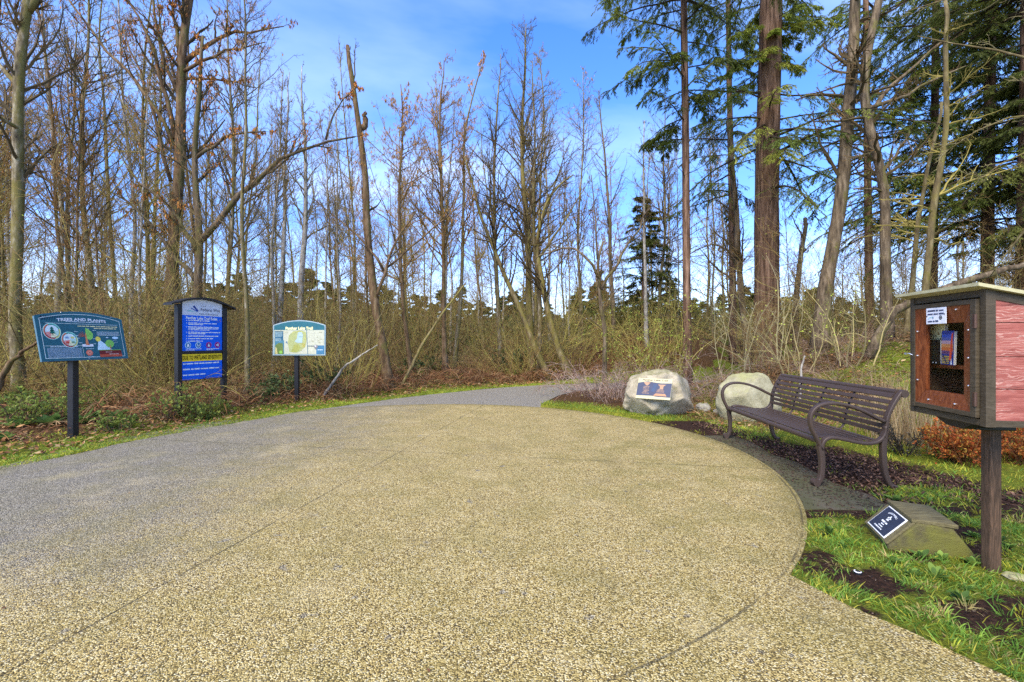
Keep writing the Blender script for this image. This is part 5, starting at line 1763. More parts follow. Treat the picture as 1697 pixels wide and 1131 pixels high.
KLAB = {B_ALDER.name: ('slim grey barked bare tree in the wood beyond the path', 'slim grey bare trees of the wood'), B_PALE.name: ('slim pale barked bare tree in the wood beyond the path', 'slim pale bare trees of the wood'),
        B_MOSS.name: ('slim moss stained bare tree in the wood beyond the path', 'slim mossy bare trees of the wood'), B_RED.name: ('slim reddish brown bare tree in the wood beyond the path', 'slim reddish bare trees of the wood')}


def copy_tree_kind(k, x, y, sx, sz, rz, name, label, group, tint=None):
    tmesh, cmesh, bark = KINDS[k]
    s = thing(name, label, 'tree', (x, y, T1(x, y)), rz, group)
    s.scale = (sx, sx, sz)
    for nm, me_ in (('trunk', tmesh), ('crown', cmesh)):
        o_ = bpy.data.objects.new(nm, me_)
        C.objects.link(o_)
        o_.parent = s
    return s


pr_ = random.Random(77)
spots = []


def free(x, y, dmin):
    return all((x - a) ** 2 + (y - b) ** 2 > dmin * dmin for a, b in spots)


n_t = 0
tries = 0
while n_t < 145 and tries < 6000:
    tries += 1
    px_ = pr_.uniform(-160, 1130) if pr_.random() < 0.82 else pr_.uniform(1130, 1850)
    d_ = 15.6 + 32 * pr_.random() ** 1.5
    if px_ < 420 and pr_.random() < 0.35:
        d_ = pr_.uniform(9.5, 16)
    x_ = (px_ - CX) / F * d_
    if float(dist_poly(np.array([x_]), np.array([d_]), CENTRE)[0]) < 2.2 or not free(x_, d_, 0.55):
        continue
    if px_ > 960 and d_ < 19:
        continue
    spots.append((x_, d_))
    ytop = pr_.uniform(90, 330) if px_ > 440 else pr_.uniform(-120, 240)
    if px_ > 960:
        ytop = pr_.uniform(200, 400)
    hgt = min(H + (CY - ytop) / F * d_, 18)
    k_ = pr_.randrange(len(KINDS))
    lab, grp = KLAB[KINDS[k_][2].name]
    sz_ = hgt / 12
    copy_tree_kind(k_, x_, d_, max(0.55, min(1.25, sz_ * pr_.uniform(0.8, 1.1))), sz_, pr_.uniform(0, 6.28), 'bare_tree', lab, grp)
    n_t += 1


n_f = 0
while n_f < 55:
    px_ = pr_.uniform(-150, 1850)
    d_ = pr_.uniform(40, 72)
    x_ = (px_ - CX) / F * d_
    ytop = pr_.uniform(330, 470)
    hgt = H + (CY - ytop) / F * d_
    k_ = pr_.choice([0, 1, 3, 4, 5, 7])
    copy_tree_kind(k_, x_, d_, hgt / 12 * 1.1, hgt / 12, pr_.uniform(0, 6.28), 'bare_tree', 'bare tree far back in the wood', 'far bare trees')
    n_f += 1


# ---- evergreens
def conifer(trunk, tr, z0, nb, blen, k2=20, q=11, droop=0.10, leaf=(0.07, 0.14), lw=(0.012, 0.023), cols=((0.030, 0.055, 0.018), (0.045, 0.075, 0.022), (0.022, 0.042, 0.016)), up=0.0, azr=None, sides=14, upang=(-0.25, 0.25), prof=None, l2=(0.16, 0.34), hangk=0.5):
    n = 26
    tp = resample(trunk, n)
    tt = np.linspace(0, 1, n)
    rad = tr[0] + (tr[1] - tr[0]) * tt
    rad = rad * (1 + 0.30 * np.exp(-tt * n / 1.6)) * (1 + rng.normal(0, 0.012, n))
    tm, cm = MB(), MB()
    V, f = tubes(tp[None], rad[None], sides)
    tm.add(V, f)
    zt_ = tp[-1, 2]
    z = rng.uniform(0, 1, nb)
    z = z0 + (zt_ - z0) * z
    S = np.stack([np.interp(z, tp[:, 2], tp[:, 0]), np.interp(z, tp[:, 2], tp[:, 1]), z], 1)
    az = rng.uniform(0, 2 * np.pi, nb) if azr is None else np.radians(rng.uniform(azr[0], azr[1], nb))
    el = rng.uniform(upang[0], upang[1], nb) + up
    D = np.stack([np.cos(az) * np.cos(el), np.sin(az) * np.cos(el), np.sin(el)], 1)
    fr = (z - z0) / max(zt_ - z0, 0.01)
    L = blen * rng.uniform(0.55, 1.1, nb) * (np.clip(1.05 - fr, 0.12, 1) if prof is None else prof(fr))
    P1, R1 = grow(S, D, L, np.clip(L * 0.013, 0.008, 0.05), 9, 0.07, 0.0, 0.2, droop)
    V, f = tubes(P1, R1, 4, False)
    cm.add(V, f, (0.07, 0.05, 0.03))
    nd_ = 16 if sides > 6 else 0
    if nd_:                                           # dead bare twigs below the green crown
        zb = rng.uniform(min(tp[0, 2] + 1.6, z0), z0 + .6, nd_)
        Sb = np.stack([np.interp(zb, tp[:, 2], tp[:, 0]), np.interp(zb, tp[:, 2], tp[:, 1]), zb], 1)
        ab = rng.uniform(0, 6.28, nd_)
        Pb, Rb = grow(Sb, np.stack([np.cos(ab), np.sin(ab), rng.uniform(-.3, .4, nd_)], 1), rng.uniform(.4, 1.7, nd_), np.full(nd_, .012), 7, .16, 0, .25, .05)
        V, f = tubes(Pb, Rb, 4, False)
        cm.add(V, f, (0.09, 0.065, 0.04))
        add_twigs(cm, Pb, Rb, 5, 3, (0.09, 0.065, 0.04), (0.11, 0.08, 0.045), trop=0)
    # side sprays lie roughly in the plane of the branch
    idx = np.repeat(np.arange(nb), k2)
    t = rng.uniform(0.15, 1.0, len(idx))
    S, Tn, _ = at_t(P1, R1, idx, t)
    side = norm(np.cross(Tn, [0, 0, 1.0])) * np.sign(rng.uniform(-1, 1, len(idx)))[:, None]
    a = np.radians(rng.uniform(30, 65, len(idx)))[:, None]
    D = norm(np.cos(a) * Tn + np.sin(a) * side + np.array([0, 0, -1.0]) * rng.uniform(0.0, hangk, len(idx))[:, None])
    L2_ = L[idx] * rng.uniform(l2[0], l2[1], len(idx)) * (1.15 - 0.75 * t)
    L2_ = np.clip(L2_, 0.10, 1.0)
    P2, R2 = grow(S, D, L2_, np.full(len(idx), 0.0045), 5, 0.10, 0.0, 0.4, droop * 2.2)
    V, f = tubes(P2, R2, 3, False)
    cm.add(V, f, (0.06, 0.05, 0.025))
    i3 = np.repeat(np.arange(len(P2)), q)
    t3 = rng.uniform(0.02, 1.0, len(i3))
    S, Tn, _ = at_t(P2, R2, i3, t3)
    side = norm(np.cross(Tn, [0, 0, 1.0])) * np.sign(rng.uniform(-1, 1, len(i3)))[:, None]
    A = Tn + side * rng.uniform(0.3, 1.1, len(i3))[:, None] + rng.normal(0, 0.22, (len(i3), 3)) + np.array([0, 0, -0.25])
    base = pick(cols, nb, 0.25)[idx][i3] * rng.uniform(0.8, 1.25, (len(i3), 1))
    leafquads(cm, S, A, rng.uniform(*leaf, len(i3)), rng.uniform(*lw, len(i3)), base, 0, np.array([0, 0, 1.0]))
    return tm, cm


def plant_conifer(name, label, trunk, args, bark=B_FIR, group=None):
    tm, cm = conifer(trunk, **args)
    b_ = trunk[0]
    s = thing(name, label, 'tree', (b_[0], b_[1], b_[2] + 0.08), 0, group)
    K = Matrix.Translation(-s.location)
    tm.build('trunk', bark, s, K, smooth=True)
    cm.build('crown', VEG, s, K)
    return s


GREEN = ((0.16, 0.205, 0.034), (0.21, 0.25, 0.042), (0.115, 0.155, 0.03))
YGREEN = ((0.20, 0.24, 0.036), (0.26, 0.28, 0.045), (0.15, 0.19, 0.034))
DARK = ((0.10, 0.125, 0.028), (0.13, 0.155, 0.032), (0.16, 0.18, 0.036))
flat_prof = lambda fr: 0.8 + 0.35 * np.sin(fr * 9)
plant_conifer('fir_tree', 'big red brown fir trunk with drooping green boughs behind the bench', trunk_px([(1272, 590), (1271, 480), (1270, 350), (1273, 200), (1277, 60), (1279, -60), (1280, -200)], 13.0),
              dict(tr=(0.335, 0.27), z0=5.6, nb=60, blen=3.3, k2=32, q=30, droop=0.13, cols=GREEN + YGREEN, upang=(-.45, .15), prof=flat_prof))
plant_conifer('fir_tree', 'slim straight fir trunk standing alone right of the crooked tree', trunk_px([(1140, 600), (1138, 480), (1137, 350), (1136, 200), (1134, 80), (1133, -40), (1132, -170)], 12.0),
              dict(tr=(0.105, 0.078), z0=6.1, nb=44, blen=3.0, k2=32, q=30, droop=0.16, cols=GREEN + DARK, upang=(-.15, .35), prof=lambda fr: 0.45 + 0.8 * fr))
plant_conifer('evergreen_tree', 'small evergreen tree behind the brambles left of the slim fir', trunk_px([(1066, 580), (1066, 480), (1066, 400), (1068, 322)], 21.0),
              dict(tr=(0.10, 0.02), z0=1.9, nb=110, blen=3.1, k2=20, q=14, droop=0.07, leaf=(.10, .20), lw=(.02, .035), cols=DARK, upang=(-.1, .3)))
plant_conifer('evergreen_tree', 'dark evergreen with a visible straight trunk above the book box', trunk_px([(1636, 560), (1636, 460), (1637, 340), (1640, 200), (1642, 60), (1644, -100)], 13.5),
              dict(tr=(0.17, 0.10), z0=4.6, nb=120, blen=3.5, k2=32, q=30, droop=0.10, cols=DARK + GREEN, upang=(-.3, .2), prof=flat_prof))
plant_conifer('evergreen_tree', 'dense dark evergreen at the right edge of the photograph', trunk_px([(1700, 560), (1700, 450), (1702, 300), (1704, 120), (1704, -80)], 12.0),
              dict(tr=(0.22, 0.13), z0=3.4, nb=120, blen=3.0, k2=32, q=30, droop=0.10, cols=DARK, upang=(-.3, .2), prof=flat_prof))
plant_conifer('evergreen_tree', 'feathery yellow green evergreen high above the kinked trunk', trunk_px([(1545, 560), (1546, 450), (1548, 300), (1550, 120), (1552, -80)], 15.5),
              dict(tr=(0.14, 0.09), z0=4.8, nb=110, blen=3.6, k2=32, q=30, droop=0.12, cols=GREEN + YGREEN, upang=(-.35, .2), prof=flat_prof))
plant_conifer('evergreen_tree', 'evergreen with hanging boughs between the big fir and the leaning trunk', trunk_px([(1215, 580), (1214, 450), (1212, 300), (1208, 120), (1206, -80)], 17.0),
              dict(tr=(0.13, 0.08), z0=6.6, nb=44, blen=2.7, k2=30, q=26, droop=0.13, cols=GREEN + DARK, upang=(-.4, .1), prof=flat_prof))
plant_conifer('evergreen_tree', 'evergreen whose boughs hang left of the leaning brown trunk', trunk_px([(1440, 560), (1440, 450), (1438, 300), (1436, 120), (1434, -80)], 16.0),
              dict(tr=(0.14, 0.08), z0=6.8, nb=46, blen=3.0, k2=30, q=26, droop=0.12, cols=YGREEN + GREEN, upang=(-.4, .1), prof=flat_prof))

# far rows of evergreens that close the view
FK = []
for k in range(3):
    tm, cm = conifer([(0, 0, -0.1), (0.1, 0, 4), (0, 0, 10)], tr=(0.16, 0.02), z0=0.8, nb=110, blen=3.0, k2=14, q=9, droop=0.08, leaf=(.25, .5), lw=(.09, .17), cols=DARK, upang=(-.1, .25), sides=6, l2=(.2, .4))
    FK.append((tm.mesh('trunk', B_GREY, True), cm.mesh('crown', VEG)))
for k in range(150):
    px_ = -140 + 2000 * (k + pr_.uniform(-.4, .4)) / 150
    d_ = pr_.uniform(46, 78)
    x_ = (px_ - CX) / F * d_
    ytop = pr_.uniform(476, 522) if px_ > 600 else pr_.uniform(466, 520)
    if k % 9 == 4:
        ytop -= 20
    hgt = H + (CY - ytop) / F * d_
    s = thing('evergreen_tree', 'small dark evergreen far behind the bare wood', 'tree', (x_, d_, T1(x_, d_)), pr_.uniform(0, 6.3), 'far evergreens behind the bare wood')
    s.scale = (hgt / 10 * 1.5, hgt / 10 * 1.5, hgt / 10)
    for nm, me_ in zip(('trunk', 'crown'), FK[k % 3]):
        o_ = bpy.data.objects.new(nm, me_)
        C.objects.link(o_)
        o_.parent = s


# ---- shrubs and thicket
def shrub(h, nst, spread, cols, bud=0, budc=BUD, lean=0.25, k2=5, k3=4, arch_=0.0, wander=0.12, r=0.012, trop=0.05, leaf=(0.03, 0.06)):
    a = rng.uniform(0, 2 * np.pi, nst)
    rr = spread * np.sqrt(rng.uniform(0, 1, nst))
    S = np.stack([rr * np.cos(a), rr * np.sin(a), np.full(nst, -0.05)], 1)
    D = norm(np.stack([np.cos(a) * lean + rng.normal(0, .2, nst), np.sin(a) * lean + rng.normal(0, .2, nst), np.ones(nst)], 1))
    P1, R1 = grow(S, D, h * rng.uniform(0.6, 1.1, nst), rng.uniform(0.6, 1.2, nst) * r, 9, wander, trop, 0.3, arch_)
    cm = MB()
    V, f = tubes(P1, R1, 4, False)
    cm.add(V, f, np.repeat(pick(cols, nst), 9 * 4, 0))
    P3 = add_twigs(cm, P1, R1, k2, k3, cols[0], cols[-1], trop=trop * 0.6, ang=(25, 70), rmin=0.0026)
    if bud:
        hang(cm, P3, bud, budc, leaf, (leaf[0] * 0.6, leaf[1] * 0.6), down=False)
    return cm


OL = [(0.32, 0.265, 0.062), (0.25, 0.19, 0.05), (0.38, 0.32, 0.09), (0.21, 0.15, 0.05)]
BR = [(0.28, 0.165, 0.065), (0.33, 0.215, 0.09), (0.20, 0.115, 0.05)]
CANE = [(0.27, 0.19, 0.15), (0.20, 0.13, 0.10), (0.33, 0.26, 0.21), (0.17, 0.10, 0.075)]
SK = [('bare_shrub', shrub(2.9, 18, .7, OL, 200, lean=.55, leaf=(.02, .045)).mesh('stems', TWIG), 'olive twigged shrub with pale buds in the thicket', 'olive budding shrubs of the thicket'),
      ('bare_shrub', shrub(2.5, 20, .8, OL, 60, lean=.6, arch_=.12).mesh('stems', TWIG), 'bare olive twigged shrub in the thicket', 'bare olive shrubs of the thicket'),
      ('bare_shrub', shrub(2.2, 22, .9, BR, 0, lean=.7, arch_=.2).mesh('stems', TWIG), 'bare brown twigged shrub in the thicket', 'bare brown shrubs of the thicket'),
      ('bare_shrub', shrub(3.2, 14, .5, OL[:2] + [TW_GREY], 30, lean=.15).mesh('stems', TWIG), 'tall bare shrub with straight grey olive stems in the thicket', 'tall straight shrubs of the thicket'),
      ('bare_shrub', shrub(2.6, 18, .7, OL, 620, lean=.55, arch_=.08, leaf=(.022, .05)).mesh('stems', TWIG), 'shrub breaking into yellow green leaf in the thicket', 'leafing shrubs of the thicket')]


SK.append(('tall_shrub', shrub(5.6, 11, .7, [(.21, .17, .055), (.16, .12, .045), TW_RED], 160, lean=.3, k2=13, k3=8, r=.012, wander=.17, leaf=(.02, .04)).mesh('stems', TWIG), 'tall many stemmed bare shrub standing above the thicket', 'tall many stemmed shrubs of the thicket'))
SK.append(('tall_shrub', shrub(5.2, 7, .5, BR + [TW_OLIVE], 0, lean=.35, k2=13, k3=8, r=.014, wander=.16).mesh('stems', TWIG), 'tall leaning brown stemmed shrub standing above the thicket', 'tall brown stemmed shrubs of the thicket'))


def put(kind, x, y, sc, rz, label=None, group=None):
    nm, me_, lab, grp = SK[kind]
    o_ = bpy.data.objects.new(nm, me_)
    C.objects.link(o_)
    o_.location = (x, y, T1(x, y))
    o_.rotation_euler = (0, 0, rz)
    o_.scale = (sc * pr_.uniform(.85, 1.2), sc * pr_.uniform(.85, 1.2), sc)
    return tag(o_, label or lab, 'shrub', group or grp)


n_s = 0
tries = 0
while n_s < 265 and tries < 9000:
    tries += 1
    px_ = pr_.uniform(-140, 1850)
    if px_ < 440:
        d_ = 8.8 + 22 * pr_.random() ** 1.6
        ytop = pr_.uniform(440, 580)
    elif px_ < 960:
        d_ = (11.5 if px_ < 600 else 16.0) + 22 * pr_.random() ** 1.6
        ytop = pr_.uniform(478, 545)
    else:
        d_ = (13.5 if px_ < 1180 else 13.0) + 18 * pr_.random() ** 1.5
        ytop = pr_.uniform(440, 530)
    x_ = (px_ - CX) / F * d_
    if float(dist_poly(np.array([x_]), np.array([d_]), CENTRE)[0]) < 2.0:
        continue
    if x_ < -1 and float(dist_poly(np.array([x_]), np.array([d_]), LEFT_EDGE)[0]) < (3.1 if px_ < 520 else 1.6):
        continue
    z_ = T1(x_, d_)
    sc = (H + (CY - ytop) / F * d_ - z_) / 2.7
    if pr_.random() < 0.22 and n_s < 250:
        ytop = pr_.uniform(330, 460) if px_ < 960 else pr_.uniform(380, 480)
        put(pr_.choice([5, 6]), x_, d_, min(1.5, max(.45, (H + (CY - ytop) / F * d_ - z_) / 5.4)), pr_.uniform(0, 6.3))
        n_s += 1
        continue
    if sc < 0.25 or sc > 1.75:
        continue
    if px_ < 440:
        k_ = pr_.choice([0, 1, 2, 4, 3, 4])
    elif px_ < 960:
        k_ = pr_.choice([0, 1, 1, 2, 2, 3])
    else:
        k_ = pr_.choice([0, 1, 1, 2, 3, 4])
    put(k_, x_, d_, sc, pr_.uniform(0, 6.3))
    n_s += 1

for k in range(34):
    px_ = pr_.uniform(-900, -150) if k % 2 else pr_.uniform(1850, 2700)
    d_ = pr_.uniform(9, 26) if k % 2 else pr_.uniform(8, 24)
    x_ = (px_ - CX) / F * d_
    if k % 4 < 2:
        copy_tree_kind(pr_.randrange(len(KINDS)), x_, d_, 1.0, pr_.uniform(.9, 1.3), pr_.uniform(0, 6.28), 'bare_tree', 'bare tree standing beyond the edge of the view', 'bare trees beyond the edges of the view')
    else:
        put(pr_.choice([1, 2, 3, 5]), x_, d_, pr_.uniform(.7, 1.1), pr_.uniform(0, 6.3), 'bare shrub growing beyond the edge of the view', 'shrubs beyond the edges of the view')

for k in range(9):
    px_, d_ = 1270 + k * 50 + pr_.uniform(-15, 15), pr_.uniform(10.5, 12.5)
    x_ = (px_ - CX) / F * d_
    put(5, x_, d_, pr_.uniform(.4, .9), pr_.uniform(0, 6.3), 'tall mossy many stemmed shrub on the bank behind the bench and the box', 'tall mossy shrubs on the bank at the right')
for k in range(9):
    px_, d_ = -40 + k * 54 + pr_.uniform(-12, 12), pr_.uniform(9.2, 12.5)
    x_ = (px_ - CX) / F * d_
    if float(dist_poly(np.array([x_]), np.array([d_]), LEFT_EDGE)[0]) > 2.6:
        put(pr_.choice([5, 6]), x_, d_, pr_.uniform(.7, 1.25), pr_.uniform(0, 6.3), 'tall tangled shrub rising behind the signs at the left', 'tall tangled shrubs behind the signs')

# far scrub that closes the gaps between the trunks: reads as one mass
mb = MB()
n = 78000
d_ = rng.uniform(22, 62, n)
px_ = rng.uniform(-700, 2400, n)
x_ = (px_ - CX) / F * d_
hh = (sstep(.3, .75, fbm(x_, d_, 0.16, 61)) * 3.4 + 0.5) * np.where(px_ < 450, 1.5, 1.0)
P0 = np.stack([x_, d_, T(x_, d_) + rng.uniform(0, 0.6, n) * hh], 1)
D = np.stack([rng.normal(0, .9, n), rng.normal(0, .9, n), np.ones(n)], 1)
ribbons(mb, P0, D, hh * rng.uniform(.35, .8, n), rng.uniform(.02, .05, n), rng.uniform(0, .3, n), 3, pick([(0.22, .18, .06), (.16, .11, .05), (.25, .20, .085), (.12, .12, .04), (.10, .13, .04)], n))
tag(mb.build('far_scrub', TWIG), 'brown olive scrub massed far back between the trunks', 'scrub', kind='stuff')

# brambles and saplings that can be told apart
for (px_, d_, h_, lab, spread) in ((985, 11.3, 1.15, 'tangle of pinkish grey bramble canes at the inner bend of the path', .8), (1022, 10.3, 1.1, 'bramble tangle touching the left side of the plaque boulder', .55), (1085, 10.4, 1.3, 'tall bramble tangle directly behind the plaque boulder', .8), (1160, 9.9, 1.0, 'brown bramble tangle between the two boulders', .6)):
    cm = shrub(h_ * 1.35, 46, spread, CANE, 200, [(.20, .11, .05), (.26, .16, .07), (.18, .17, .05)], lean=.7, k2=5, k3=2, arch_=.42, r=.007, trop=-.01)
    o_ = cm.build('bramble', TWIG)
    o_.location = foot(px_, d_)
    tag(o_, lab, 'bramble')
for (px_, d_, h_, lab, cols, bud) in ((1108, 12.6, 2.6, 'yellow green budding bush behind the plaque boulder', OL, 1400), (1055, 13.2, 2.3, 'yellow green leafing bush right of the crooked dark tree', OL, 1200),
                                      (1215, 11.2, 2.6, 'thin pale stemmed sapling clump in front of the dark slanting trunk', [(.34, .30, .16), (.27, .23, .12)], 60), (1290, 11.0, 3.0, 'pale sapling pair leaning in front of the big fir', [(.34, .30, .16), (.27, .23, .12)], 60),
                                      (1415, 9.6, 2.3, 'cluster of yellowish sapling stems between the two leaning trunks', [(.30, .25, .10), (.22, .18, .08)], 120), (1330, 9.8, 1.7, 'low spray of pale stems at the foot of the leaning brown trunk', [(.30, .25, .10), (.22, .18, .08)], 90)):
    cm = shrub(h_, 7 if bud < 200 else 16, .35 if bud < 200 else .6, cols, bud, lean=.22, k2=5, k3=4, r=.016 if bud < 200 else .011)
    o_ = cm.build('sapling' if bud < 200 else 'leafing_bush', TWIG)
    o_.location = foot(px_, d_)
    tag(o_, lab, 'sapling' if bud < 200 else 'bush')

SK.append(('bramble', shrub(1.5, 34, .7, CANE + BR, 120, [(.22, .14, .05), (.20, .21, .05)], lean=.8, k2=5, k3=3, arch_=.35, r=.007, trop=-.01).mesh('canes', TWIG), 'low tangle of brown bramble canes on the bank behind the bench', 'bramble tangles on the bank behind the bench'))
for k in range(15):
    px_, d_ = pr_.uniform(1150, 1640), pr_.uniform(9.0, 12.5)
    x_ = (px_ - CX) / F * d_
    o_ = put(7, x_, d_, pr_.uniform(.3, .6), pr_.uniform(0, 6.3))
    o_['category'] = 'bramble'
SK.append(('bramble', shrub(1.6, 34, .8, BR + OL[:1], 160, [(.22, .14, .05), (.24, .25, .06)], lean=.8, k2=5, k3=3, arch_=.3, r=.008, trop=-.01).mesh('canes', TWIG), 'low tangle of red brown canes under the trees behind the left verge', 'bramble tangles behind the left verge'))
for k in range(40):
    px_ = pr_.uniform(-60, 940)
    d_ = pr_.uniform(8.6, 13) if px_ < 500 else pr_.uniform(15.5, 19)
    x_ = (px_ - CX) / F * d_
    if float(dist_poly(np.array([x_]), np.array([d_]), LEFT_EDGE)[0]) < 1.9 or float(dist_poly(np.array([x_]), np.array([d_]), CENTRE)[0]) < 2.4:
        continue
    o_ = put(8, x_, d_, pr_.uniform(.45, 1.0), pr_.uniform(0, 6.3))
    o_['category'] = 'bramble'

# fallen log and leaning poles
def log(name, label, pts, rads, bark):
    q_ = resample(pts, 22)
    q_[1:-1] += rng.normal(0, rads[0] * .15, (20, 3))
    mb_ = MB()
    V, f = tubes(q_[None], np.interp(np.linspace(0, 1, 22), np.linspace(0, 1, len(rads)), rads)[None] * (1 + rng.normal(0, .05, (1, 22))), 9)
    mb_.add(V, f)
    o_ = mb_.build(name, bark, smooth=True)
    return tag(o_, label, 'log')


log('fallen_log', 'thick mossy fallen log slanting up behind the book box roof', [(*foot(1440, 9.6)[:2], foot(1440, 9.6)[2] + .02), P(1466, 535, 9.55), P(1490, 508, 9.5), P(1550, 485, 9.4), P(1620, 460, 9.2), P(1720, 432, 9.0), P(1800, 415, 8.8)], (.10, .085, .07, .055, .045), B_GREY)
log('leaning_pole', 'thin mossy pole leaning to the right by the foot of the broken snag', [foot(664, 12.4), P(700, 570, 12.6), P(740, 510, 12.9), P(772, 470, 13.1)], (.045, .04, .03, .02), B_MOSS)
log('leaning_pole', 'pale dead branch propped low beside the map board', [foot(536, 10.8), P(570, 608, 10.9), P(600, 588, 11.0), P(626, 572, 11.2)], (.035, .03, .022, .012), B_PALE)
log('leaning_pole', 'dark dead branch lying slantwise left of the picture board', [foot(-30, 7.6), P(20, 596, 7.5), P(48, 575, 7.4), P(72, 560, 7.3)], (.06, .05, .03, .015), B_RED)
log('broken_stem', 'short pale broken stem sticking up behind the bench back', [foot(1326, 8.6), P(1328, 610, 8.6), P(1334, 590, 8.6)], (.022, .02, .015), B_PALE)

# bare boughs that reach in from a tree standing just outside the right edge
bt_ = [(7.6, 5.4, T1(7.6, 5.4) - .1), (7.55, 5.4, 2.2), (7.4, 5.5, 4.0), (7.2, 5.6, 6.5)]
lims = []
for (pts, r0) in (([(1960, 200), (1800, 120), (1690, 90), (1600, 70), (1520, 60)], .035), ([(1960, 260), (1820, 200), (1720, 180), (1640, 190), (1570, 250)], .03), ([(1950, 320), (1830, 300), (1740, 330), (1680, 400), (1640, 460)], .028),
                  ([(1960, 120), (1820, 20), (1700, -30), (1600, -20), (1500, 20)], .032), ([(1950, 380), (1820, 380), (1730, 400), (1670, 440)], .024), ([(1960, 240), (1800, 240), (1700, 240), (1620, 300)], .028)):
    dd = [6.0 + .25 * i for i in range(len(pts))]
    lims.append(([P(a, b, d) for (a, b), d in zip(pts, dd)], (r0, .006)))
tm, cm, P3 = bare_tree(bt_, (.16, .07), n1=8, t0=.5, base_len=1.6, limbs=lims, twig=((.22, .185, .085), (.27, .23, .11)), trop=-.02, k2=6, k3=4, wander=.16)
hang(cm, P3, 500, BUD, (.015, .03), (.008, .016), down=False)
plant_tree('bare_tree', 'tangle of thin yellowish boughs reaching in from the right edge above the box', (7.6, 5.4, T1(7.6, 5.4)), tm, cm, B_MOSS)

#@@PART4
# ------------------------------------------------------------------ low growth and litter
def scatter(n, x0, x1, y0, y1):
    return rng.uniform(x0, x1, n), rng.uniform(y0, y1, n)


def clear_of_paving(x, y, margin=0.0):
    ok = ~inside(x, y, PATH_POLY) & ~inside(x, y, padpoly)
    return ok


GR = [(0.13, 0.26, 0.035), (0.17, 0.31, 0.04), (0.23, 0.36, 0.05), (0.10, 0.20, 0.03)]
YG = [(0.38, 0.37, 0.035), (0.32, 0.35, 0.035), (0.44, 0.39, 0.05), (0.25, 0.31, 0.035)]


def grass(name, label, x, y, h, w, cols, lean=0.55, patch=0.35, seg=2):
    n = len(x)
    z = T(x, y)
    a = rng.uniform(0, 2 * np.pi, n)
    # blades of one tuft lean the same way
    ta = vnoise(x, y, 5.0, 71) * 12.0
    a = a * 0.5 + ta
    D = np.stack([np.cos(a) * lean, np.sin(a) * lean, np.ones(n)], 1) + rng.normal(0, .2, (n, 3))
    hh = h * rng.uniform(.45, 1.15, n) * (0.55 + 0.9 * vnoise(x, y, 3.3, 72))
    c = pick(cols, n, .25) * (1 - patch + 2 * patch * vnoise(x, y, 1.7, 73))[:, None]
    mb_ = MB()
    ribbons(mb_, np.stack([x, y, z - .004], 1), D, hh, w * rng.uniform(.6, 1.2, n), rng.uniform(.1, .7, n), seg, c)
    return tag(mb_.build(name, GRASS), label, 'grass', kind='stuff')


# lawn in the right hand corner
x, y = scatter(150000, 1.25, 5.6, 0.6, 4.15)
g, _, _ = gmask(x, y)
near_k = np.clip(1.25 - (y - 1.6) / 4.0, .35, 1)
tuf = sstep(.38, .62, vnoise(x, y, 8.0, 74)) * .8 + .2
keep = (rng.uniform(0, 1, len(x)) < g ** 1.5 * near_k * tuf) & clear_of_paving(x, y) & ~((x > 2.45) & (x < 2.98) & (y > 2.95) & (y < 3.33))
x, y = x[keep], y[keep]
grass('lawn_grass', 'green grass round the marker and the box post', x, y, .065, .0055, GR + GR + YG + [(.42, .36, .12)], lean=.7, seg=2)
# longer tufts that break up the lawn
def tufts(name, label, cx, cy, nb, hgt, cols, spread=.035, w=.005):
    n = len(cx) * nb
    k = np.repeat(np.arange(len(cx)), nb)
    a = rng.uniform(0, 6.28, n)
    rr = spread * np.sqrt(rng.uniform(0, 1, n))
    x, y = cx[k] + rr * np.cos(a), cy[k] + rr * np.sin(a)
    sz = rng.uniform(.5, 1.15, len(cx))[k]
    tilt_ = rng.uniform(.1, 1.1, n)
    D = np.stack([np.cos(a) * tilt_, np.sin(a) * tilt_, np.ones(n)], 1)
    tc_ = pick(cols, len(cx), .3)[k] * rng.uniform(.75, 1.25, (n, 1))
    mb_ = MB()
    ribbons(mb_, np.stack([x, y, T(x, y) - .004], 1), D, hgt * sz * rng.uniform(.5, 1.1, n), w * rng.uniform(.6, 1.2, n), rng.uniform(.2, 1.0, n), 3, tc_)
    return tag(mb_.build(name, GRASS), label, 'grass', kind='stuff')


cx, cy = scatter(900, 1.3, 5.2, 1.2, 4.2)
g, _, _ = gmask(cx, cy)
keep = (rng.uniform(0, 1, len(cx)) < np.maximum(g, .22)) & clear_of_paving(cx, cy) & ~((cx > 2.43) & (cx < 3.0) & (cy > 2.95) & (cy < 3.35))
tufts('grass_tufts', 'longer grass tufts standing up in the right hand lawn', cx[keep], cy[keep], 26, .115, GR + GR + YG[:2] + [(.36, .29, .11)])
cx, cy = scatter(700, -7.4, -2.0, 3.0, 12.5)
dl = dist_poly(cx, cy, LEFT_EDGE)
keep = (dl < 1.7) & clear_of_paving(cx, cy) & (rng.uniform(0, 1, len(cx)) < 1.2 - dl / 1.7)
tufts('grass_tufts', 'green weedy tufts along the left verge', cx[keep], cy[keep], 18, .13, GR[1:3] + YG[:2], .06, .012)
# tufts in the mulch bed, behind and beside the bench
x, y = scatter(60000, 2.8, 8.5, 3.6, 9.5)
g, _, _ = gmask(x, y)
keep = (rng.uniform(0, 1, len(x)) < g * .6) & clear_of_paving(x, y)
x, y = x[keep], y[keep]
grass('bed_grass', 'yellow green tufts and moss in the mulch behind the bench', x, y, .075, .008, YG + GR[:1])
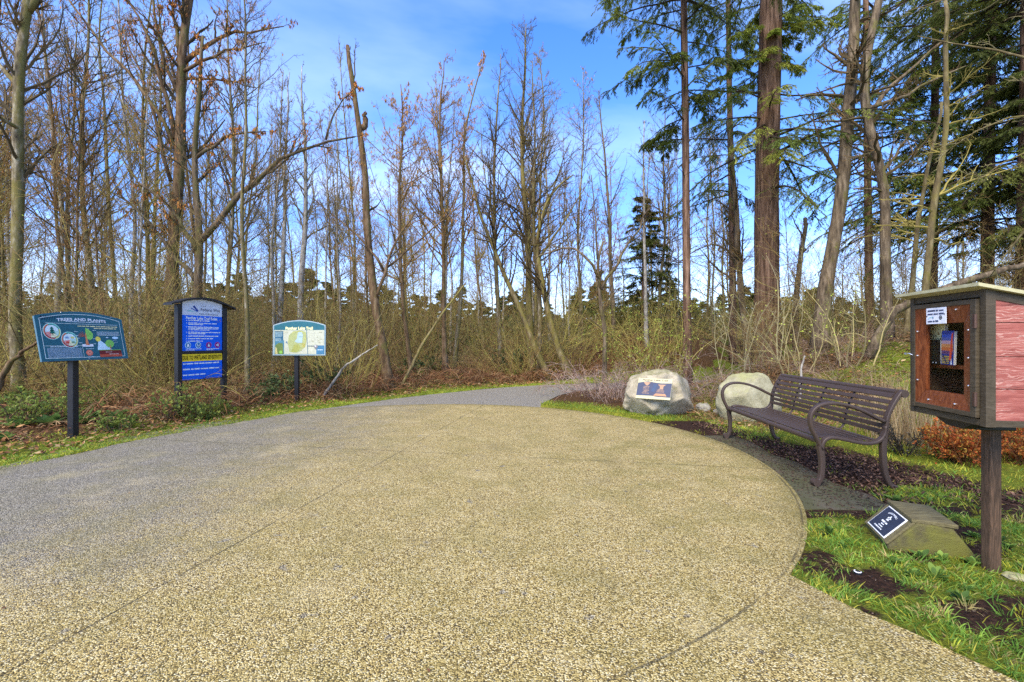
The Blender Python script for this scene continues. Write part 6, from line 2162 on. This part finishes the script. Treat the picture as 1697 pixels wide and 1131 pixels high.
# bright mossy strip in front of the boulders
x, y = scatter(52000, -.2, 3.6, 6.2, 10.6)
rc = np.hypot(x - PLZ_C[0], y - PLZ_C[1]) - PLZ_R
g, _, _ = gmask(x, y)
keep = (rng.uniform(0, 1, len(x)) < np.where(rc < 1.5, g, 0)) & clear_of_paving(x, y)
x, y, rc = x[keep], y[keep], rc[keep]
k = rc < 0.26 + 0.2 * vnoise(x, y, 2, 5)
grass('mossy_grass', 'low yellow moss along the rim of the paved circle', x[k], y[k], .035, .010, [(.40, .36, .03), (.33, .33, .03), (.28, .31, .03)], lean=.9)
grass('mossy_grass', 'green grass strip in front of the plaque boulder', x[~k], y[~k], .07, .008, GR[1:3] + YG[:2])
# left verge and the verge beyond the bend
tl = rng.uniform(0, 1, 130000)
seg = np.cumsum(np.concatenate([[0], np.hypot(*np.diff(LEFT_EDGE[3:17], axis=0).T)]))
s_ = tl * seg[-1]
ex, ey = np.interp(s_, seg, LEFT_EDGE[3:17, 0]), np.interp(s_, seg, LEFT_EDGE[3:17, 1])
tx, ty = np.gradient(LEFT_EDGE[3:17, 0]), np.gradient(LEFT_EDGE[3:17, 1])
nx, ny = np.interp(s_, seg, -ty), np.interp(s_, seg, tx)
nl = np.hypot(nx, ny)
off = rng.exponential(.48, len(s_)) - .05 + .10 * (vnoise(ex, ey, 1.3, 8) - .5)
x, y = ex + nx / nl * off, ey + ny / nl * off
keep = (rng.uniform(0, 1, len(x)) < np.clip(.35 + .9 * vnoise(x, y, 1.9, 12) - .25 * np.maximum(off - .5, 0), 0, 1)) & (off < 1.8)
x, y = x[keep], y[keep]
grass('verge_grass', 'bright moss and grass verge along the left side of the path', x, y, .06, .011, YG + GR[1:3], lean=.8, patch=.25)

# dead leaves and bark chips
def chips(name, label, x, y, L, W, cols, lift=.02, flat=.35):
    n = len(x)
    a = rng.uniform(0, 2 * np.pi, n)
    A = np.stack([np.cos(a), np.sin(a), rng.normal(0, flat, n)], 1)
    mb_ = MB()
    leafquads(mb_, np.stack([x, y, T(x, y) + rng.uniform(.002, lift, n)], 1), A, rng.uniform(*L, n), rng.uniform(*W, n), pick(cols, n, .35), 0, np.array([0, 0, 1.0]))
    return tag(mb_.build(name, LITTER), label, 'litter', kind='stuff')


DEAD = [(.27, .12, .04), (.18, .08, .03), (.33, .18, .07), (.12, .055, .025), (.36, .25, .12)]
x, y = scatter(60000, -12, 1.5, 3, 17)
dl = dist_poly(x, y, LEFT_EDGE)
keep = clear_of_paving(x, y) & (rng.uniform(0, 1, len(x)) < np.exp(-np.maximum(dl - .2, 0) / 3.5) * (.25 + .9 * vnoise(x, y, 1.1, 33))) & ((x < -1) | (y > 12)) & (dl > .12 + .3 * vnoise(x, y, 2.2, 44))
chips('leaf_litter', 'brown leaf litter under the wood behind the left verge', x[keep], y[keep], (.04, .10), (.02, .05), DEAD, .05)
x, y = scatter(40000, 2.9, 6.5, 3.7, 7.4)
g, m, _ = gmask(x, y)
keep = clear_of_paving(x, y) & (rng.uniform(0, 1, len(x)) < np.clip(m - g * .8, 0, 1))
chips('bark_mulch', 'dark brown bark mulch behind and under the bench', x[keep], y[keep], (.02, .055), (.008, .022), [(.065, .032, .020), (.035, .018, .012), (.12, .062, .038), (.022, .012, .008), (.17, .10, .065)], .02)
x, y = scatter(12000, 2.35, 3.25, 3.6, 6.4)
keep = inside(x, y, padpoly) & (rng.uniform(0, 1, len(x)) < np.clip((x - 2.38) / .7, 0, 1) * .75)
chips('bark_crumbs', 'crumbs of bark strewn over the bench pad', x[keep], y[keep], (.012, .035), (.006, .014), [(.05, .028, .018), (.09, .05, .03), (.03, .017, .012)], .012, .1)
x, y = scatter(2600, 1.3, 4.2, 1.3, 3.6)
g, m, _ = gmask(x, y)
keep = clear_of_paving(x, y) & (rng.uniform(0, 1, len(x)) < np.clip(1 - g, 0, 1) ** .7)
chips('soil_crumbs', 'dark soil crumbs and bits of bark in the bare patches by the marker', x[keep], y[keep], (.008, .025), (.005, .012), [(.035, .020, .013), (.06, .033, .022), (.02, .012, .009), (.12, .085, .06)], .008, .3)
x, y = scatter(22000, 3.2, 14, 7, 16)
t = (x - 3.2) * .9 + (y - 9.5) * .43
keep = (t > -1.0) & clear_of_paving(x, y) & (rng.uniform(0, 1, len(x)) < .35 + .6 * vnoise(x, y, .9, 55)) & (dist_poly(x, y, CENTRE) > 1.8)
chips('bank_litter', 'brown leaf litter on the bank behind the bench', x[keep], y[keep], (.05, .12), (.02, .05), DEAD, .05)
# a few stray leaves on the paving
x, y = scatter(420, -3.4, 2.6, 1.7, 9.3)
keep = np.hypot(x - PLZ_C[0], y - PLZ_C[1]) < PLZ_R - .1
mb = MB()
x, y = x[keep][:230], y[keep][:230]
for a, b in zip(x, y):
    m2 = MB()
    an = rng.uniform(0, 6.28)
    leafquads(m2, [(a, b, .014)], [(math.cos(an), math.sin(an), .08)], rng.uniform(.008, .034) if rng.random() < .85 else rng.uniform(.03, .05), rng.uniform(.003, .014), pick(DEAD[1:] + [(.34, .19, .06)], 1), 0, np.array([0, 0, 1.0]))
    mb.V += m2.V
    for k_, l_ in m2.F.items():
        mb.F.setdefault(k_, []).extend([f + mb.n for f in l_])
    mb.C += m2.C
    mb.n += m2.n
tag(mb.build('stray_leaves', LITTER), 'few dry brown leaves and crumbs lying on the paved circle', 'litter', kind='stuff')

# dead bracken and dry stalks
n = 17000
s_ = rng.uniform(0, seg[-1], n)
off = .75 + rng.gamma(2.0, .75, n)
ex, ey = np.interp(s_, seg, LEFT_EDGE[3:17, 0]), np.interp(s_, seg, LEFT_EDGE[3:17, 1])
nx, ny = np.interp(s_, seg, -ty), np.interp(s_, seg, tx)
nl = np.hypot(nx, ny)
x, y = ex + nx / nl * off, ey + ny / nl * off
dens = vnoise(x, y, .8, 91) + .35 * (y > 7.0)
keep = (rng.uniform(0, 1, n) < dens) & (off < 5) & clear_of_paving(x, y)
x, y, off = x[keep], y[keep], off[keep]
n = len(x)
hh = (.25 + .75 * vnoise(x, y, 1.2, 92)) * np.where(y > 6.9, 1.0, .55) * np.clip(off / 1.0, .45, 1)
a = rng.uniform(0, 6.28, n)
mb = MB()
ribbons(mb, np.stack([x, y, T(x, y) + rng.uniform(0, .45, n) * hh], 1), np.stack([np.cos(a), np.sin(a), rng.uniform(.1, 1.6, n)], 1), hh * rng.uniform(.5, 1.1, n), rng.uniform(.005, .014, n), rng.uniform(.3, 1.1, n), 5,
        pick([(.25, .11, .045), (.17, .07, .03), (.30, .15, .06), (.11, .05, .024), (.32, .21, .10)], n))
tag(mb.build('dead_bracken', LITTER), 'tangled red brown dead bracken behind the signs', 'bracken', kind='stuff')
n = 20000
x, y = scatter(n, 3.3, 9.5, 6.6, 12.5)
t = (x - 3.2) * .9 + (y - 9.5) * .43
keep = (t > -.9) & (rng.uniform(0, 1, n) < vnoise(x, y, .9, 93) ** 1.3) & clear_of_paving(x, y)
x, y = x[keep], y[keep]
n = len(x)
a = rng.uniform(0, 6.28, n)
mb = MB()
ribbons(mb, np.stack([x, y, T(x, y)], 1), np.stack([np.cos(a) * .9, np.sin(a) * .9, rng.uniform(.3, 1.6, n)], 1), rng.uniform(.12, .5, n), rng.uniform(.004, .010, n), rng.uniform(.2, .9, n), 4,
        pick([(.24, .15, .075), (.17, .09, .05), (.32, .24, .13), (.12, .07, .035), (.20, .19, .05)], n))
tag(mb.build('dead_bracken', LITTER), 'dry brown stalks and dead bracken on the bank behind the bench', 'bracken', kind='stuff')
x, y = rng.normal(5.25, .22, 700), rng.normal(6.1, .3, 700)
n = len(x)
a = rng.uniform(0, 6.28, n)
mb = MB()
ribbons(mb, np.stack([x, y, T(x, y)], 1), np.stack([np.cos(a) * .18, np.sin(a) * .18, np.ones(n)], 1), rng.uniform(.3, 1.15, n), rng.uniform(.004, .008, n), rng.uniform(0, .25, n), 5, pick([(.34, .25, .13), (.27, .19, .09), (.40, .32, .19), (.20, .13, .07)], n))
tag(mb.build('dry_grass', LITTER), 'tall straw coloured dry grass between the bench and the book box', 'grass', kind='stuff')


# leafy weeds and small shrubs
def rosette(label, loc, sc, nl=15, name='leafy_weed', cat='weed', cols=((.15, .25, .06), (.20, .31, .08), (.12, .20, .05))):
    a = rng.uniform(0, 6.28, nl)
    el = rng.uniform(.55, 1.35, nl)
    mb_ = MB()
    D = np.stack([np.cos(a) * np.cos(el), np.sin(a) * np.cos(el), np.sin(el)], 1)
    L = rng.uniform(.6, 1.1, nl) * sc
    t = np.linspace(0, 1, 6)
    ce = D[:, None] * (L[:, None] * t)[..., None]
    ce[:, :, 2] -= .32 * L[:, None] * t ** 2
    side = norm(np.cross(D, [0, 0, 1.0]))
    w = (np.array([.04, .16, .26, .28, .18, .01]) * 1.0)[None] * L[:, None] * .62
    mid = ce - np.array([0, 0, 1.0]) * w[..., None] * .35
    V = np.stack([ce - side[:, None] * w[..., None], mid, ce + side[:, None] * w[..., None]], 2)
    ix = np.arange(nl * 18).reshape(nl, 6, 3)
    q_ = np.concatenate([np.stack([ix[:, :-1, k], ix[:, :-1, k + 1], ix[:, 1:, k + 1], ix[:, 1:, k]], -1).reshape(-1, 4) for k in (0, 1)])
    mb_.add(V.reshape(-1, 3), [q_], np.repeat(pick(cols, nl), 18, 0))
    o_ = mb_.build(name, VEG, smooth=True)
    o_.location = loc
    return tag(o_, label, cat)


for (px_, d_, sc, lab) in ((86, 6.7, .42, 'biggest leafy weed, left of the picture board post'), (30, 6.6, .30, 'leafy weed at the left edge near the verge'), (66, 7.9, .34, 'leafy weed farther back, under the left end of the picture board'),
                           (160, 8.4, .30, 'leafy weed farthest back, under the right end of the picture board'), (194, 7.2, .36, 'leafy weed between the picture board post and the rules sign'), (140, 7.0, .36, 'dark leafy weed close behind the picture board post'),
                           (8, 6.0, .24, 'small leafy weed cut by the left edge of the photograph'), (240, 7.6, .18, 'small low weed near the left post of the rules sign')):
    f_ = foot(px_, d_)
    rosette(lab, (f_[0], f_[1], f_[2] - .01), sc, 20)


def leafy(name, label, loc, rad, h, n, cols, L=(.05, .09), W=(.03, .06), cat='shrub', stems=26, scol=(.12, .08, .05)):
    mb_ = MB()
    a = rng.uniform(0, 6.28, stems)
    r_ = rad * .55 * np.sqrt(rng.uniform(0, 1, stems))
    S = np.stack([r_ * np.cos(a), r_ * np.sin(a), np.full(stems, -.03)], 1)
    P1, R1 = grow(S, np.stack([np.cos(a) * .5, np.sin(a) * .5, np.ones(stems)], 1), h * rng.uniform(.6, 1.1, stems), np.full(stems, .005), 6, .14, .02, .5)
    V, f = tubes(P1, R1, 3, False)
    mb_.add(V, f, scol)
    S, D, Lx, r2 = sprout(P1, R1, 5, .2, 1, 25, 70, .3, .6)
    P2, R2 = grow(S, D, Lx, np.full(len(S), .0025), 4, .15, .02, .5)
    V, f = tubes(P2, R2, 3, False)
    mb_.add(V, f, scol)
    idx = rng.integers(0, len(P2), n)
    p_, Tn, _ = at_t(P2, R2, idx, rng.uniform(.1, 1, n))
    leafquads(mb_, p_, Tn + rng.normal(0, .7, (n, 3)), rng.uniform(*L, n), rng.uniform(*W, n), pick(cols, n, .3), 0, np.array([0, 0, .6]))
    o_ = mb_.build(name, VEG)
    o_.location = loc
    return tag(o_, label, cat)


leafy('leafy_shrub', 'rounded green leafed shrub left of the map board post', foot(466, 10.5), .38, .55, 900, [(.17, .23, .08), (.22, .28, .11), (.12, .17, .05)])
leafy('leafy_shrub', 'low green leafed shrub between the rules sign and the map board', foot(430, 9.6), .3, .35, 500, [(.15, .22, .06), (.12, .17, .05)])
leafy('leafy_shrub', 'dark ivy like bush right of the map board', foot(535, 11.4), .5, .8, 900, [(.05, .075, .025), (.07, .095, .03)])
leafy('leafy_shrub', 'green salal bush at the foot of the catkin trees', foot(700, 15.4), .8, .8, 900, [(.09, .13, .04), (.12, .16, .05)], (.07, .12), (.04, .07))
leafy('leafy_shrub', 'green bush beside the mossy trunks at the bend', foot(842, 16.6), .8, 1.0, 900, [(.10, .14, .05), (.13, .17, .06)], (.07, .12), (.04, .07))
ORG = [(.40, .095, .02), (.32, .065, .015), (.46, .165, .035), (.30, .09, .02), (.34, .22, .04)]
for (px_, d_, rad, lab) in ((1578, 5.25, .22, 'leftmost orange leafed shrub, between the bench and the box post'), (1603, 5.05, .28, 'orange leafed shrub directly left of the box post'), (1668, 5.1, .36, 'orange leafed shrub right of the box post'), (1715, 5.0, .4, 'orange leafed shrub cut by the right edge of the photograph'), (1640, 5.5, .36, 'orange leafed shrub hidden partly by the box post')):
    f_ = foot(px_, d_)
    leafy('orange_shrub', lab, f_, rad * .85, .50, 1900, ORG, (.020, .042), (.012, .022), stems=34, scol=(.16, .07, .03))
leafy('dark_shrub', 'small blackish heather bush between the bench end and the book box', foot(1500, 5.5), .14, .42, 1100, [(.055, .055, .045), (.035, .032, .028), (.10, .10, .085)], (.02, .035), (.006, .012), stems=24, scol=(.04, .03, .025))
# small clovery weeds in the near grass
for k in range(30):
    x_, y_ = (pr_.uniform(2.0, 4.0), pr_.uniform(2.3, 3.55)) if k >= 16 else [(2.62, 2.78), (2.75, 2.72), (2.52, 2.80), (3.0, 2.65), (3.15, 3.1), (2.45, 2.45), (3.3, 3.6), (3.2, 3.8), (3.45, 3.75), (2.2, 3.15), (2.85, 3.45), (2.9, 2.45), (2.75, 2.0), (3.1, 2.3), (3.35, 3.3), (2.3, 2.75)][k]
    if 2.4 < x_ < 3.0 and 2.93 < y_ < 3.37 or x_ < 1.9 or not clear_of_paving(np.array([x_]), np.array([y_]))[0]:
        continue
    rosette('small low green weed growing in the grass near the marker', (x_, y_, .0), rng.uniform(.06, .11), 14, 'ground_weed', 'weed', ((.13, .23, .04), (.19, .28, .05), (.10, .18, .04)))['group'] = 'small weeds in the near grass'
for k in range(34):
    px_ = pr_.uniform(-40, 480) if k < 22 else pr_.uniform(560, 950)
    d_ = pr_.uniform(6.6, 9.6) if k < 22 else pr_.uniform(13.5, 18)
    f_ = foot(px_, d_)
    dl_ = float(dist_poly(np.array([f_[0]]), np.array([d_]), LEFT_EDGE)[0])
    if dl_ < .6 or inside(np.array([f_[0]]), np.array([d_]), PATH_POLY)[0]:
        continue
    o_ = leafy('low_plant', 'low yellow green plant among the dead bracken behind the left verge' if k < 22 else 'low yellow green plant under the trees beyond the path bend', f_, pr_.uniform(.2, .45), pr_.uniform(.25, .6), 420, [(.22, .28, .05), (.28, .32, .06), (.16, .22, .05)], (.03, .07), (.02, .04), 'plant', 16)
    o_['group'] = 'low green plants behind the left verge' if k < 22 else 'low green plants beyond the path bend'
# a little cap set in the bare soil
s = thing('pipe_cap', 'small dark round cap with a white rim in the bare soil patch', 'pipe cap', (1.99, 2.62, 0))
mb = MB()
V, f = tubes(np.array([[(0, 0, -.02), (0, 0, .012)]]), np.array([[.022, .022]]), 20)
mb.add(V, f)
mb.build('body', M_BLACK, s)
mb = MB()
a_ = np.radians(np.linspace(100, 330, 16))
pts = np.stack([.016 * np.cos(a_), .016 * np.sin(a_), np.full(16, .0135)], 1)
V, f = tubes(pts[None], np.full((1, 16), .0028), 6)
mb.add(V, f, s2l((230, 232, 235)))
mb.build('white_rim', PRINT, s)
